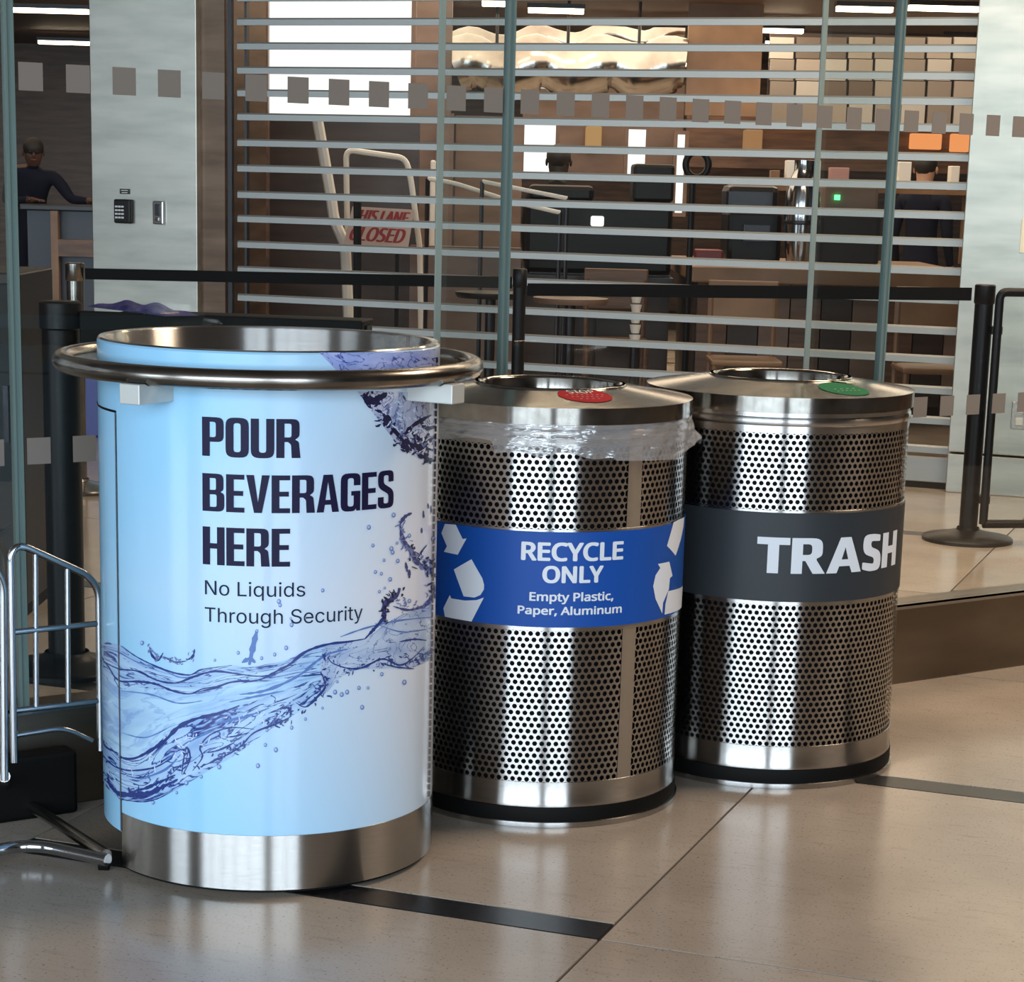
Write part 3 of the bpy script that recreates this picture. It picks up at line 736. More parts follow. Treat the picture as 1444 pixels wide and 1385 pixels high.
def perf_bin(name, c, label, rot, seam):
    t = empty(name, (c[0], c[1], 0), label, 'bin')
    build(MB().lathe(c, [(.290, 0), (.3135, 0), (.3140, .002), (.3140, .012), (.309, .0125)], 128), 'base_flange', STEEL, t, smooth=True)
    build(MB().lathe(c, [(.300, .0125), (.3095, .0125), (.3100, .015), (.3100, .040), (.3095, .044), (.300, .044)], 128), 'rubber_bumper', RUBBER, t, smooth=True)
    build(MB().lathe(c, [(.303, .044), (BR + .003, .045), (BR + .0035, .052), (BR + .001, .060), (BR + .0015, .099), (BR, .0995)], 128), 'base_ring', STEEL, t, smooth=True)
    s = build(perf_panel(c, .105, 25, BR, rot, seam), 'perforated_panel', STEEL, t)
    s = build(perf_panel(c, .652, 13, BR, rot + .01, seam), 'perforated_panel', STEEL, t)
    build(MB().lathe(c, [(BR, .4285), (BR + .001, .429), (BR + .001, .645), (BR, .6455)], 128), 'belly_ring', STEEL, t, smooth=True)
    if seam is not None:
        for z0, z1 in ((.098, .43), (.645, .82)):
            build(MB().lathe(c, [(BR + .0006, z0), (BR + .0006, z1)], 6, seam - .060, seam + .060), 'seam_strip', STEEL, t, smooth=True)
    build(MB().lathe(c, [(BR, .8175), (BR + .001, .818), (BR + .001, .834), (BR + .003, .836), (BR + .004, .843), (BR + .003, .850), (BR + .0005, .853), (BR + .0005, .866)], 128), 'top_ring', STEEL, t, smooth=True)
    build(MB().lathe(c, [(.001, .02), (.293, .02), (.293, .868)], 96), 'liner', LINER, t)
    lid = build(MB().lathe(c, [(.302, .8635), (.3130, .8635), (.3130, .8980), (.168, .9205), (.167, .9230), (.165, .9245), (.158, .9245), (.1535, .9215), (.1515, .918), (.150, .83)], 128), 'lid', LIDM, t, smooth=True)
    return t
RC = (.0677, 4.7411); TC = (.6130, 5.0967)
rb = perf_bin('recycling_bin', RC, 'perforated steel bin with blue recycle only band and clear bag overhang', .0, math.radians(36.2))
tb = perf_bin('trash_bin', TC, 'perforated steel bin with charcoal band reading trash, behind the recycling bin', .02, math.radians(140))
def band(t, c, mt):
    return build(MB().lathe(c, [(BR + .0012, .4375), (BR + .0028, .4378), (BR + .0028, .6400), (BR + .0012, .6403)], 128), 'band', mt, t, smooth=True)
band(rb, RC, BLUEV); band(tb, TC, GREYBAND)
RBAND = BR + .0028
b0, b1 = capheight(0, 'humanist')
def word(t, c, s, a, b, z0, z1, mt, w=.0):
    ms = []
    for dx, dy in ((0, 0), (w, 0), (-w, 0), (w * .55, w * .6), (-w * .55, -w * .6), (w * .55, -w * .6), (-w * .55, w * .6)):
        me = text_mesh(s, 0, font='humanist'); fit_mesh(me, math.radians(a) * RBAND + w, math.radians(b) * RBAND - w, z0 + w * .6, z1 - w * .6, b0, b1)
        for v in me.vertices: v.co.x += dx; v.co.y += dy
        ms.append(me)
    wrap(ms, 'lettering', mt, t, c, RBAND, .0006)
word(rb, RC, 'RECYCLE', -10.2, 31.4, .5795, .6185, WHITEV, .0024)
word(rb, RC, 'ONLY', -1.7, 22.8, .533, .569, WHITEV, .0024)
word(rb, RC, 'Empty Plastic,', -6.5, 27.5, .4940, .5125, WHITEV, .0010)
word(rb, RC, 'Paper, Aluminum', -11.0, 31.6, .4650, .4825, WHITEV, .0010)
GL.update({'t': (.75, [[(.25,0),(.51,0),(.51,.80),(.76,.80),(.76,1),(0,1),(0,.80),(.25,.80)]]),
 'r': (.80, [[(0,0),(.26,0),(.26,.36),(.33,.36),(.52,0),(.82,0),(.58,.42,.06),(.74,.5,.12),(.74,1,.28),(0,1)], [(.26,.53),(.48,.53,.12),(.48,.83,.12),(.26,.83)]]),
 'a': (.95, [[(0,0),(.27,0),(.335,.19),(.62,.19),(.69,0),(.97,0),(.63,1),(.34,1)], [(.39,.38),(.57,.38),(.48,.72)]]),
 's': (.66, [[(.0,.05,.05),(.25,-.03,.1),(.66,-.02,.28),(.66,.50,.28),(.27,.66,.1),(.27,.83,.08),(.60,.80,.05),(.60,.98,.03),(.35,1.03,.1),(0,1.02,.3),(0,.49,.28),(.39,.35,.1),(.39,.17,.08),(.0,.25,.05)]]),
 'h': (.76, [[(0,0),(.26,0),(.26,.39),(.50,.39),(.50,0),(.76,0),(.76,1),(.50,1),(.50,.60),(.26,.60),(.26,1),(0,1)]])})
me = block_word('trash', .055); fit_mesh(me, math.radians(-12.8) * RBAND, math.radians(62.0) * RBAND, .5030, .5845, 0, 1)
wrap(me, 'lettering', WHITEV, tb, TC, RBAND, .0006)
def arrows(polys, mt=WHITEV):
    for p in polys:
        q = []
        for x, y in p:
            a, z = oncyl(600 + x / 3.61, 720 + y / 3.61, RC, RBAND); q.append((a * RBAND, z))
        wrap(curve_mesh([q]), 'recycle_arrow', mt, rb, RC, RBAND, .0006)
arrows([[(82,115),(100,68),(155,72),(190,145),(210,142),(165,225),(95,210),(110,182)],
        [(145,300),(235,248),(290,345),(299,378),(298,402),(280,430),(250,443),(195,437)],
        [(92,497),(125,430),(132,447),(200,458),(260,456),(298,443),(235,565),(100,540)],
        [(1262,60),(1290,45),(1316,34),(1312,80),(1300,140),(1272,230),(1228,180)],
        [(1182,272),(1240,260),(1256,332),(1243,345),(1238,400),(1208,470),(1204,525),(1170,450),(1158,385),(1170,330),(1194,292)],
        [(1235,410),(1308,382),(1302,492),(1216,530),(1220,478)]])
# round stickers lying on the sloping lids
def lidz(r): return .8980 + (.3130 - r) / (.3130 - .168) * (.9205 - .8980)
def sticker(t, c, px, py, r0, mt, words):
    v_ = ray(px, py); lo_, hi_ = 3.0 / v_.y, 6.5 / v_.y
    k_ = lo_
    while k_ < hi_:
        Q = EYE + v_ * k_; rr_ = math.hypot(Q.x - c[0], Q.y - c[1])
        if rr_ < .313 and Q.z <= lidz(max(rr_, .168)): break
        k_ += .0008
    P = Q; d = Vector((P.x - c[0], P.y - c[1])); cen = Vector((P.x, P.y))
    def L(x, y, e):
        rr = (Vector((x, y)) - Vector(c)).length; return Vector((x, y, lidz(min(max(rr, .17), .312)) + e))
    mb = MB(); n = 32
    mb.v.append(L(cen.x, cen.y, .0012))
    for i in range(n): mb.v.append(L(cen.x + r0 * math.cos(2 * PI * i / n), cen.y + r0 * math.sin(2 * PI * i / n), .0010))
    mb.f = [(0, 1 + i, 1 + (i + 1) % n) for i in range(n)]
    s = build(mb, 'sticker', mt, t)
    ax = Vector((-d.y, d.x)).normalized() * -1
    if ax.x < 0: ax = -ax
    up = Vector((-ax.y, ax.x))
    for w, y0, h, wd_ in words:
        me = text_mesh(w, 0, font='humanist'); fit_mesh(me, -wd_ / 2, wd_ / 2, y0, y0 + h, b0, b1)
        m2 = MB()
        for v in me.vertices:
            q = cen + ax * v.co.x + up * v.co.y; m2.v.append(L(q.x, q.y, .0017))
        m2.f = [tuple(p.vertices) for p in me.polygons]
        build(m2, 'lettering', WHITEV, s)
sticker(rb, RC, 825, 558, .058, REDV, [('STOP', .014, .026, .06), ('- - - - - - - -', -.002, .012, .085), ('- - - - - - -', -.018, .012, .07), ('- - - -', -.034, .010, .045)])
sticker(tb, TC, 1190, 549, .058, GREENV, [('- - - -', -.006, .012, .06), ('- - - - - -', -.022, .012, .065)])
# pale arrow mark of the green sticker
P = onz(1186, 544, .912); mb = MB(); q = [(-.030, .0), (.012, .004), (.012, -.006), (.032, .010), (.012, .026), (.012, .016), (-.030, .018)]
mb.v = [Vector((P.x + x, P.y + y, lidz((Vector((P.x + x - TC[0], P.y + y - TC[1]))).length) + .0018)) for x, y in q]; mb.f = [tuple(range(7))]
build(mb, 'arrow_mark', mat('pale_green', (.55, .7, .5), .4), tb)
# clear bag overhang on the recycling bin
def bagmat():
    m = bpy.data.materials.new('clear_bag_film'); m.use_nodes = True; nt = m.node_tree; nt.nodes.clear()
    o = nd(m, 'ShaderNodeOutputMaterial'); t = nd(m, 'ShaderNodeBsdfTransparent'); g = nd(m, 'ShaderNodeBsdfGlossy'); df = nd(m, 'ShaderNodeBsdfDiffuse'); a = nd(m, 'ShaderNodeMixShader'); b = nd(m, 'ShaderNodeMixShader')
    g.inputs['Roughness'].default_value = .18; g.inputs[0].default_value = (.8, .8, .8, 1); df.inputs[0].default_value = (.62, .60, .60, 1); t.inputs[0].default_value = (.95, .95, .95, 1)
    a.inputs[0].default_value = .30; b.inputs[0].default_value = .42
    lk(m, df.outputs[0], a.inputs[1]); lk(m, g.outputs[0], a.inputs[2]); lk(m, t.outputs[0], b.inputs[1]); lk(m, a.outputs[0], b.inputs[2])
    nz = nd(m, 'ShaderNodeTexNoise'); nz.inputs['Scale'].default_value = 22; tc = nd(m, 'ShaderNodeTexCoord'); mp = nd(m, 'ShaderNodeMapping'); mp.inputs['Scale'].default_value = (1, 1, 2.6)
    bu = nd(m, 'ShaderNodeBump'); bu.inputs['Strength'].default_value = .9; bu.inputs['Distance'].default_value = .012
    lk(m, tc.outputs['Object'], mp.inputs[0]); lk(m, mp.outputs[0], nz.inputs['Vector']); lk(m, nz.outputs['Fac'], bu.inputs['Height']); lk(m, bu.outputs[0], g.inputs['Normal']); lk(m, bu.outputs[0], df.inputs['Normal'])
    lk(m, b.outputs[0], o.inputs[0]); return m
bag = MB(); nA, nZ = 220, 12
def hsh(x): return .5 + .5 * math.sin(x)
for i in range(nA + 1):
    a = 2 * PI * i / nA
    ad = (math.degrees(a) + 180) % 360 - 180
    zb = .797 + .006 * math.sin(a * 7 + 1) + .004 * math.sin(a * 17)
    if ad < -22: zb = .822 + .006 * math.sin(a * 9)
    elif -22 <= ad < -5: zb = .803 + .004 * math.sin(a * 20)
    elif 25 < ad < 62: zb = .790 - .010 * (ad - 25) / 37
    elif 62 <= ad < 88: zb = .784 + (ad - 62) * .0012
    for j in range(nZ + 1):
        f = j / nZ; z = .868 + (zb - .868) * f
        r = .3105 + .004 * f + .0022 * f * math.sin(a * 23 + 3 * f) + .0014 * math.sin(a * 41 + 9 * f) + .0012 * math.sin(f * 14 + a * 5)
        if 70 < ad < 100: r += .020 * f * f * math.exp(-((ad - 86) / 8) ** 2)
        bag.v.append(Vector((RC[0] + r * math.sin(a), RC[1] - r * math.cos(a), z)))
for i in range(nA):
    for j in range(nZ):
        k = i * (nZ + 1) + j; bag.f.append((k, k + nZ + 1, k + nZ + 2, k + 1))
bg = build(bag, 'clear_bag', bagmat(), None, smooth=True)
tag(bg, 'clear plastic bag skirt hanging crumpled under the lid of the recycling bin', 'plastic bag')

# ------------------------------------------------------------------ chrome tube trolley at the left
tr = empty('trolley', onz(60, 1200, 0), 'chrome tubular trolley standing left of the white drinks bin', 'trolley')
TN = -.2
def T(px, py): u, z = onG(px, py, TN); return G(u, TN, z)
def bend(pts, r=.03, seg=5):
    out = [pts[0]]
    for i in range(1, len(pts) - 1):
        p = pts[i]; a = (pts[i - 1] - p); b = (pts[i + 1] - p); rr = min(r, a.length / 2.1, b.length / 2.1)
        A = p + a.normalized() * rr; B = p + b.normalized() * rr
        for k in range(seg + 1):
            t = k / seg; out.append(A * (1 - t)**2 + p * 2 * t * (1 - t) + B * t * t)
    return out + [pts[-1]]
fr = [T(20, 1060), T(12, 760), T(30, 762), T(137, 812), T(141, 1050)]
build(MB().tube(bend([T(20, 1075), T(15, 762), T(139, 818), T(142, 1058)], .045, 7), .0078, 12), 'side_frame', CHROME, tr, smooth=True)
for a, b in (((15, 892), (140, 879)), ((16, 1003), (141, 988))): build(MB().tube([T(*a), T(*b)], .0062, 10), 'cross_rail', CHROME, tr, smooth=True)
for a, b in (((50, 781), (51, 1000)), ((95, 802), (96, 990))): build(MB().tube([T(*a), T(*b)], .0056, 10), 'upright_bar', CHROME, tr, smooth=True)
build(MB().tube(bend([T(18, 1038), T(90, 1026), T(130, 1045)], .03), .0056, 10), 'lower_rail', CHROME, tr, smooth=True)
def T2(px, py, n=-.30): u, z = onG(px, py, n); return G(u, n, z)
build(MB().tube(bend([T2(-45, 780), T2(4, 810), T2(6, 1100)], .05, 7), .0085, 12), 'side_frame', CHROME, tr, smooth=True)
f1, f2 = onz(6, 1112, .03), onz(150, 1206, .03)
build(MB().tube(bend([T2(6, 1095), f1, f1.lerp(f2, .25), f2], .03), .012, 12), 'base_tube', DCHROME, tr, smooth=True)
g0, g1, g2 = onz(-60, 1215, .03), onz(38, 1188, .03), onz(152, 1213, .03)
build(MB().tube(bend([g0, g1, g2], .08, 7), .0125, 12), 'base_tube', CHROME, tr, smooth=True)
build(MB().tube([onz(148, 1219, .012) + X * -.012, onz(148, 1219, .012) + X * .008], .012, 10), 'foot', RUBBER, tr)
build(MB().tube([onz(-58, 1225, .012), onz(-48, 1225, .012)], .012, 10), 'foot', RUBBER, tr)
bo = onG(30, 1060, TN)
build(MB().box(P0, GD, GN, Z, (onG(-60, 900, TN)[0], onG(142, 900, TN)[0]), (-.07, -.012), (.0, .14)), 'curb_shade_box', RUBBER, tr, bevel=.01)  # dark box added for the shade on the curb behind the tubes

# ------------------------------------------------------------------ stanchions, belts, banner
def stanchion(c, h, r, br, mt, label, base_mt=None, cat='stanchion'):
    t = empty('stanchion', (c.x, c.y, 0), label, cat)
    build(MB().lathe((c.x, c.y), [(.001, 0), (br, 0), (br, .012), (br * .97, .018), (br * .55, .032), (r * 1.3, .045), (r * 1.2, .055)], 48), 'base', base_mt or mt, t, smooth=True)
    build(MB().lathe((c.x, c.y), [(r, .04), (r, h - .07)], 24), 'post', mt, t, smooth=True)
    build(MB().lathe((c.x, c.y), [(r * 1.02, h - .075), (r * 1.12, h - .07), (r * 1.12, h - .004), (r, h), (.001, h)], 24), 'belt_head', BLACKM if mt is not DCHROME else mt, t, smooth=True)
    return t
def solve_h(c, py):
    lo, hi = 0, 3
    for _ in range(40):
        mid = (lo + hi) / 2; v = Vector((c.x, c.y, mid)) - EYE; y = CY - FPX * v.dot(UP) / v.dot(FW)
        if y > py: lo = mid
        else: hi = mid
    return lo
CR = Vector((1.80, 8.50, 0)); stanchion(CR, 1.006, .036, .178, BLACKM, 'black belt stanchion with round base in front of the right column')
CCH = Vector((-1.885, 9.22, 0)); stanchion(CCH, .968, .036, .175, DCHROME, 'brushed steel belt stanchion between the black post and the white bin')
CM = at(733, 400, 8.8); CM.z = 0; CM.x = CM.x
stanchion(CM, solve_h(CM, 379), .026, .17, BLACKM, 'black stanchion seen behind the recycling bin lid')
CB = Vector((-1.228, 5.805, 0)); stanchion(CB, 1.008, .050, .165, BLACKM, 'thick black stanchion behind the chrome trolley')
def belt(a, b, za, zb, h, label, sag=.0):
    mb = MB(); n = 12; d = (b - a).normalized(); nn = Vector((-d.y, d.x, 0)) * .0012
    for i in range(n + 1):
        t = i / n; p = a.lerp(b, t); z = za + (zb - za) * t - sag * 4 * t * (1 - t)
        for q in (p - nn + Z * (z - h / 2), p + nn + Z * (z - h / 2), p + nn + Z * (z + h / 2), p - nn + Z * (z + h / 2)): mb.v.append(q.copy())
    for i in range(n):
        k = 4 * i
        for j in range(4): mb.f.append((k + j, k + (j + 1) % 4, k + 4 + (j + 1) % 4, k + 4 + j))
    mb.f += [(3, 2, 1, 0), tuple(4 * n + j for j in range(4))]
    o = build(mb, 'queue_belt', BELTM, None); return tag(o, label, 'belt', None)
def flat(v): return Vector((v.x, v.y, 0))
zc1, zc2 = solve_h(CCH, 378), solve_h(CCH, 393)
zm1, zm2 = solve_h(CM, 391), solve_h(CM, 407)
dm = (CM - CCH).normalized()
belt(CCH + dm * .045, CM - dm * .032, (zc1 + zc2) / 2, (zm1 + zm2) / 2, .046, 'black belt crossing in front of the left column and shutter')
zr1, zr2 = solve_h(CR, 407), solve_h(CR, 424); zn1, zn2 = solve_h(CM, 400), solve_h(CM, 416)
dr = (CR - CM).normalized()
belt(CM + dr * .032, CR - dr * .05, (zn1 + zn2) / 2, (zr1 + zr2) / 2, .05, 'black belt running to the stanchion before the right column')
# black banner beam from the thick stanchion, a folded cloth on it
e = onz(330, 462, .955); e.z = 0; db = (e - CB).normalized(); nb = Vector((-db.y, db.x, 0)); Lb = (e - CB).length + .35
bn = empty('barrier_banner', CB.lerp(e, .5), 'black padded barrier panel behind the rim of the white drinks bin', 'barrier')
build(MB().box(CB, db, nb, Z, (.16, Lb), (-.012, .12), (.970, .985)), 'shelf', RUBBER, bn, bevel=.004)
build(MB().box(CB, db, nb, Z, (.058, Lb), (-.018, .006), (.845, .985)), 'front_panel', RUBBER, bn, bevel=.004)
build(MB().box(CB, db, nb, Z, (Lb - .06, Lb), (.04, .10), (0, .97)), 'leg', BLACKM, bn)
pc = onz(185, 440, .985)
cl = MB(); nx, ny = 34, 12
c0_ = onz(122, 433, .985); c1_ = onz(236, 447, .985); dd = (c1_ - c0_); dd.z = 0; wd2 = dd.length; dd.normalize(); dn = Vector((-dd.y, dd.x, 0))
for i in range(nx + 1):
    for j in range(ny + 1):
        a, b = i / nx, j / ny
        z = .9865 + .018 * math.sin(PI * a)**.5 * math.sin(PI * b)**.5 * (1 + .35 * math.sin(a * 17 + b * 5) + .25 * math.sin(a * 31 - b * 9))
        p = c0_ + dd * (a * wd2) + dn * ((b - .02) * .10); cl.v.append(Vector((p.x, p.y, z)))
for i in range(nx):
    for j in range(ny):
        k = i * (ny + 1) + j; cl.f.append((k, k + ny + 1, k + ny + 2, k + 1))
tag(build(cl, 'folded_cloth', PURPLE, None, smooth=True), 'crumpled purple cloth lying on the black barrier panel', 'cloth')
# black cabinet added to darken the left edge, behind the glass
kc = onz(-30, 915); kc.y = 6.45
kt = empty('cabinet', (kc.x, kc.y + .2, 0), 'black cabinet added behind the glass to darken the left edge', 'cabinet')
ka, kb = at(-190, 600, 6.45).x, at(33, 600, 6.45).x; kz = at(20, 385, 6.45).z
build(MB().box(Vector((0, 6.45, 0)), X, Y_, Z, (ka, kb), (0, .45), (.05, kz)), 'body', BLACKM, kt, bevel=.006)
build(MB().box(Vector((0, 6.43, 0)), X, Y_, Z, (ka + .01, kb - .01), (0, .02), (.08, kz - .03)), 'door', BLACKM, kt, bevel=.004)
build(MB().box(Vector((0, 6.41, 0)), X, Y_, Z, (kb - .05, kb - .035), (0, .02), (.55, .72)), 'added_handle', DARKF, kt)
build(MB().box(Vector((0, 6.46, 0)), X, Y_, Z, (ka + .02, kb - .02), (.01, .42), (0, .05)), 'added_plinth', RUBBER, kt)
# blue crate on the floor beyond
bc = onz(125, 616); bc.y -= .02; bc.x -= .02; t = empty('storage_crate', (bc.x, bc.y, 0), 'blue plastic crate on the floor behind the steel stanchion', 'crate')
for nm, rg in (('body', ((-.05, .42), (0, .16), (0, .42))), ('rim', ((-.065, .435), (-.008, .168), (.40, .44)))):
    build(MB().box(Vector((bc.x, bc.y, 0)), X, Y_, Z, *rg), nm, BLUEBOX, t, bevel=.01)
# black framed clear panel to the right
fp = empty('framed_panel', (CR.x + .3, CR.y - .02, 0), 'clear barrier panel in a black tube frame at the right edge', 'barrier')
q0 = at(1385, 740, 8.40); q1 = at(1402, 412, 8.40); q1.x = q0.x
fz0, fz1 = q0.z, q1.z; xf = q0.x + .008
tubep = [Vector((xf, 8.42, fz0)), Vector((xf, 8.42, fz1)), Vector((xf + 1.1, 8.60, fz1)), Vector((xf + 1.1, 8.60, fz0))]
build(MB().tube(bend(tubep, .03) , .017, 12), 'frame', BLACKM, fp, smooth=True)
build(MB().tube([tubep[0], tubep[3]], .017, 12), 'bottom_rail', BLACKM, fp, smooth=True)
ax = (tubep[3] - tubep[0]).normalized()
build(MB().box(tubep[0], ax, Vector((-ax.y, ax.x, 0)), Z, (.01, 1.08), (-.002, .002), (0, fz1 - fz0)), 'clear_panel', GLASS, fp)
for z in (.16, .82): build(MB().box(Vector((CR.x + .02, 8.44, z)), X, Y_, Z, (0, xf - CR.x), (-.02, .03), (0, .03)), 'clamp', BLACKM, fp)
for dx in (1.1,): build(MB().box(Vector((xf + dx, 8.6, 0)), X, Y_, Z, (-.03, .03), (-.15, .15), (0, .03)), 'foot', BLACKM, fp)

# ------------------------------------------------------------------ the shop behind the shutter
SHC = mat('shop_ceiling_paint', (.17, .115, .085), .6)
SHF = vary(mat('shop_floor_stone', (.3, .2, .13), .25), (.20, .125, .08), (.30, .20, .13), 3, rough=(.2, .35))
struct(MB().box(Vector((0, 0, 0)), X, Y_, Z, (-9, 9), (11.4, 24.5), (2.66, 2.75)), 'ceiling', SHC)
struct(MB().box(Vector((0, 0, 0)), X, Y_, Z, (-9, 9), (24, 24.2), (0, 3)), 'wall_far', WOOD)
struct(MB().box(Vector((0, 0, 0)), X, Y_, Z, (9, 9.2), (9.4, 24), (0, 3)), 'wall_side', WOOD)
struct(MB().box(Vector((0, 0, 0)), X, Y_, Z, (-9.2, -9), (11, 24), (0, 3)), 'wall_side', WOOD)
LAMP = emis('warm_lamp', (1.0, .78, .55), 9)
def pbox(mb, x0, y0, x1, y1, Y, dep):
    """upright box whose front face fills pixels x0..x1, y0..y1 at distance Y"""
    a = at(x0, y1, Y); b = at(x1, y0, Y)
    return mb.box(Vector((0, 0, 0)), X, Y_, Z, (min(a.x, b.x), max(a.x, b.x)), (Y, Y + dep), (min(a.z, b.z), max(a.z, b.z)))
def pboxz(mb, x0, y0, x1, Y, dep, z0):
    a = at(x0, y0, Y); b = at(x1, y0, Y)
    return mb.box(Vector((0, 0, 0)), X, Y_, Z, (a.x, b.x), (Y, Y + dep), (z0, a.z))
def thing_box(name, px, Y, dep, mt, label, cat, group=None, bevel=0.01):
    return tag(build(pbox(MB(), *px, Y, dep), name, mt, None, bevel=bevel), label, cat, group)
lamps = [(745, 823, 16), (680, 712, 6), (500, 595, 16), (975, 1132, 43), (830, 960, 75), (915, 1035, 92), (735, 778, 55), (818, 872, 55), (1180, 1258, 14), (1282, 1380, 13), (1130, 1262, 84), (1330, 1379, 55), (17, 125, 16), (55, 127, 61), (47, 127, 84), (1080, 1130, 62)]
LAMPL = ['above the black counter machine, topmost', 'cut by the top edge beside the first glass joint', 'in front of the big glowing pane', 'long, above the tan panel', 'over the steel duct, upper long one', 'over the steel duct, lower long one', 'short, at the left end of the duct',
  'short, at the middle of the duct', 'above the pale square panels, top left', 'above the pale square panels, top right', 'long, across the middle of the pale square panels', 'short, beside the right column', 'topmost left of the keypad column', 'middle one left of the keypad column', 'lowest left of the keypad column', 'between the tan panel and the pale square panels']
for li, (x0, x1, y) in enumerate(lamps):
    D_ = 2.62; Yd = (D_ - 1.35) * FPX / (252 + .026 * ((x0 + x1) / 2 - 722) - y) * .98
    c = at((x0 + x1) / 2, y, Yd); w = abs(at(x1, y, Yd).x - at(x0, y, Yd).x)
    t = empty('ceiling_light', (c.x, c.y, c.z), 'warm linear lamp ' + LAMPL[li], 'ceiling lamp', 'warm linear ceiling lamps')
    build(MB().box(c, X, Y_, Z, (-w / 2, w / 2), (-.05, .05), (-.012, .018)), 'diffuser', LAMP, t)
    build(MB().box(c, X, Y_, Z, (-w / 2 - .01, w / 2 + .01), (-.06, .06), (.018, .05)), 'housing', DARKF, t)
# bright shop windows; the largest is a glowing pane for a glass reflection
BRIGHT = emis('bright_pane', (1.0, .98, .95), 1.05)
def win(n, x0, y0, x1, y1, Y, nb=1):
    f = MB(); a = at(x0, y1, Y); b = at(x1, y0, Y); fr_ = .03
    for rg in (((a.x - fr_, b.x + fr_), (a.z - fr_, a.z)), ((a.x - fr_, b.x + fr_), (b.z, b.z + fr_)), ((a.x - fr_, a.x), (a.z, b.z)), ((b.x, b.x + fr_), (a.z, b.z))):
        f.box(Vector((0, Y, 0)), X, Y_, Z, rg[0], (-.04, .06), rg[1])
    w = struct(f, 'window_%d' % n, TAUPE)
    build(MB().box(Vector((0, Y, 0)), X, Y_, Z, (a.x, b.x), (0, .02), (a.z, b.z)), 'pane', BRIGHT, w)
win(4, 379, -60, 582, 165, 14.6)  # glowing pane added in place of a window reflection on the glass
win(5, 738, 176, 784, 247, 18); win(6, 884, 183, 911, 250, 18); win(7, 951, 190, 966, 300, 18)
pk = [0]
def panel(px, Y, mt, nm='wall_panel', dep=.08):
    pk[0] += 1
    o = build(pbox(MB(), *px, Y, dep), nm, mt, None); o['kind'] = 'structure'; o.name = 'trim_%d' % (10 + pk[0]); return o
# left half: dark panels, brown panels
panel((300, -80, 378, 640), 13.2, WOOD); panel((380, 165, 592, 640), 13.6, DARKW); panel((574, 350, 735, 640), 13.0, TAUPE)
panel((582, -80, 640, 350), 15.2, TAUPE); panel((640, 165, 738, 350), 15.6, TAUPE)
panel((612, 160, 640, 360), 15.0, TAUPE)
panel((966, -80, 1082, 162), 16.5, WOODL.copy())
WAVY = vary(mat('polished_duct', (.75, .72, .68), .2, 1), (.40, .36, .33), (.62, .60, .58), 3, bump=0)
du = empty('steel_duct', at(780, 110, 16), 'large polished steel duct along the shop ceiling', 'duct')
a = at(640, 95, 16.5); b = at(965, 95, 16.5)
def wavytube(p, q, r, mt, par, nm, n=30, amp=.12):
    pts = [p.lerp(q, i / n) + Z * (amp * .3 * math.sin(i * .7)) for i in range(n + 1)]
    return build(MB().tube(pts, [r * (1 + amp * math.sin(i * 1.1) * math.sin(i * .37)) for i in range(n + 1)], 16), nm, mt, par, smooth=True)
wavytube(a, b, .20, WAVY, du, 'pipe'); wavytube(at(640, 60, 17.5), at(965, 50, 17.5), .08, WAVY, du, 'pipe')
for px in (700, 800, 900):
    c = at(px, 95, 16.5); build(MB().tube([c + Z * .1, c + Z * .75], .012, 8), 'hanger', DARKF, du)
# pale wall panels upper right, separate pieces
PT = [mat('pale_panel', c_, .2) for c_ in ((.52, .49, .46), (.28, .24, .21), (.16, .12, .10), (.40, .35, .31))]
wt = empty('panel_wall', at(1225, 175, 17.5), 'upper wall of pale glossy square panels at the right of the shop', 'wall panels')
for i in range(8):
    for j in range(4):
        x = 1084 + i * 37; y = 52 + j * 31
        build(pbox(MB(), x + 1, y + 1, x + 36, y + 30, 17.6, .04), 'panel', PT[(0, 1, 3, 2, 1, 0, 2, 3, 1, 3, 0)[(i * 3 + j * 4) % 11]], wt)
build(pbox(MB(), 1080, 50, 1384, 178, 17.66, .05), 'backing', DARKW, wt)
# back shelves
panel((735, 120, 966, 250), 19, TAUPE); panel((966, 160, 1384, 235), 18.6, WOOD)
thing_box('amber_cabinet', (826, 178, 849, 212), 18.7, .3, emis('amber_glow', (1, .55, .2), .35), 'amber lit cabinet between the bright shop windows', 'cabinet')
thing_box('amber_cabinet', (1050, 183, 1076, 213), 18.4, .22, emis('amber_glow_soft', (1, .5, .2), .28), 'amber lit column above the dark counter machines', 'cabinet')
for k, px in enumerate(((1284, 189, 1329, 210), (1341, 189, 1368, 214))):
    t = thing_box('menu_board', px, 18.5, .10, emis('orange_menu', (1, .36, .12), .75), ('wide orange lit menu board near the right column', 'narrow orange lit menu board touching the right column')[k], 'menu board')
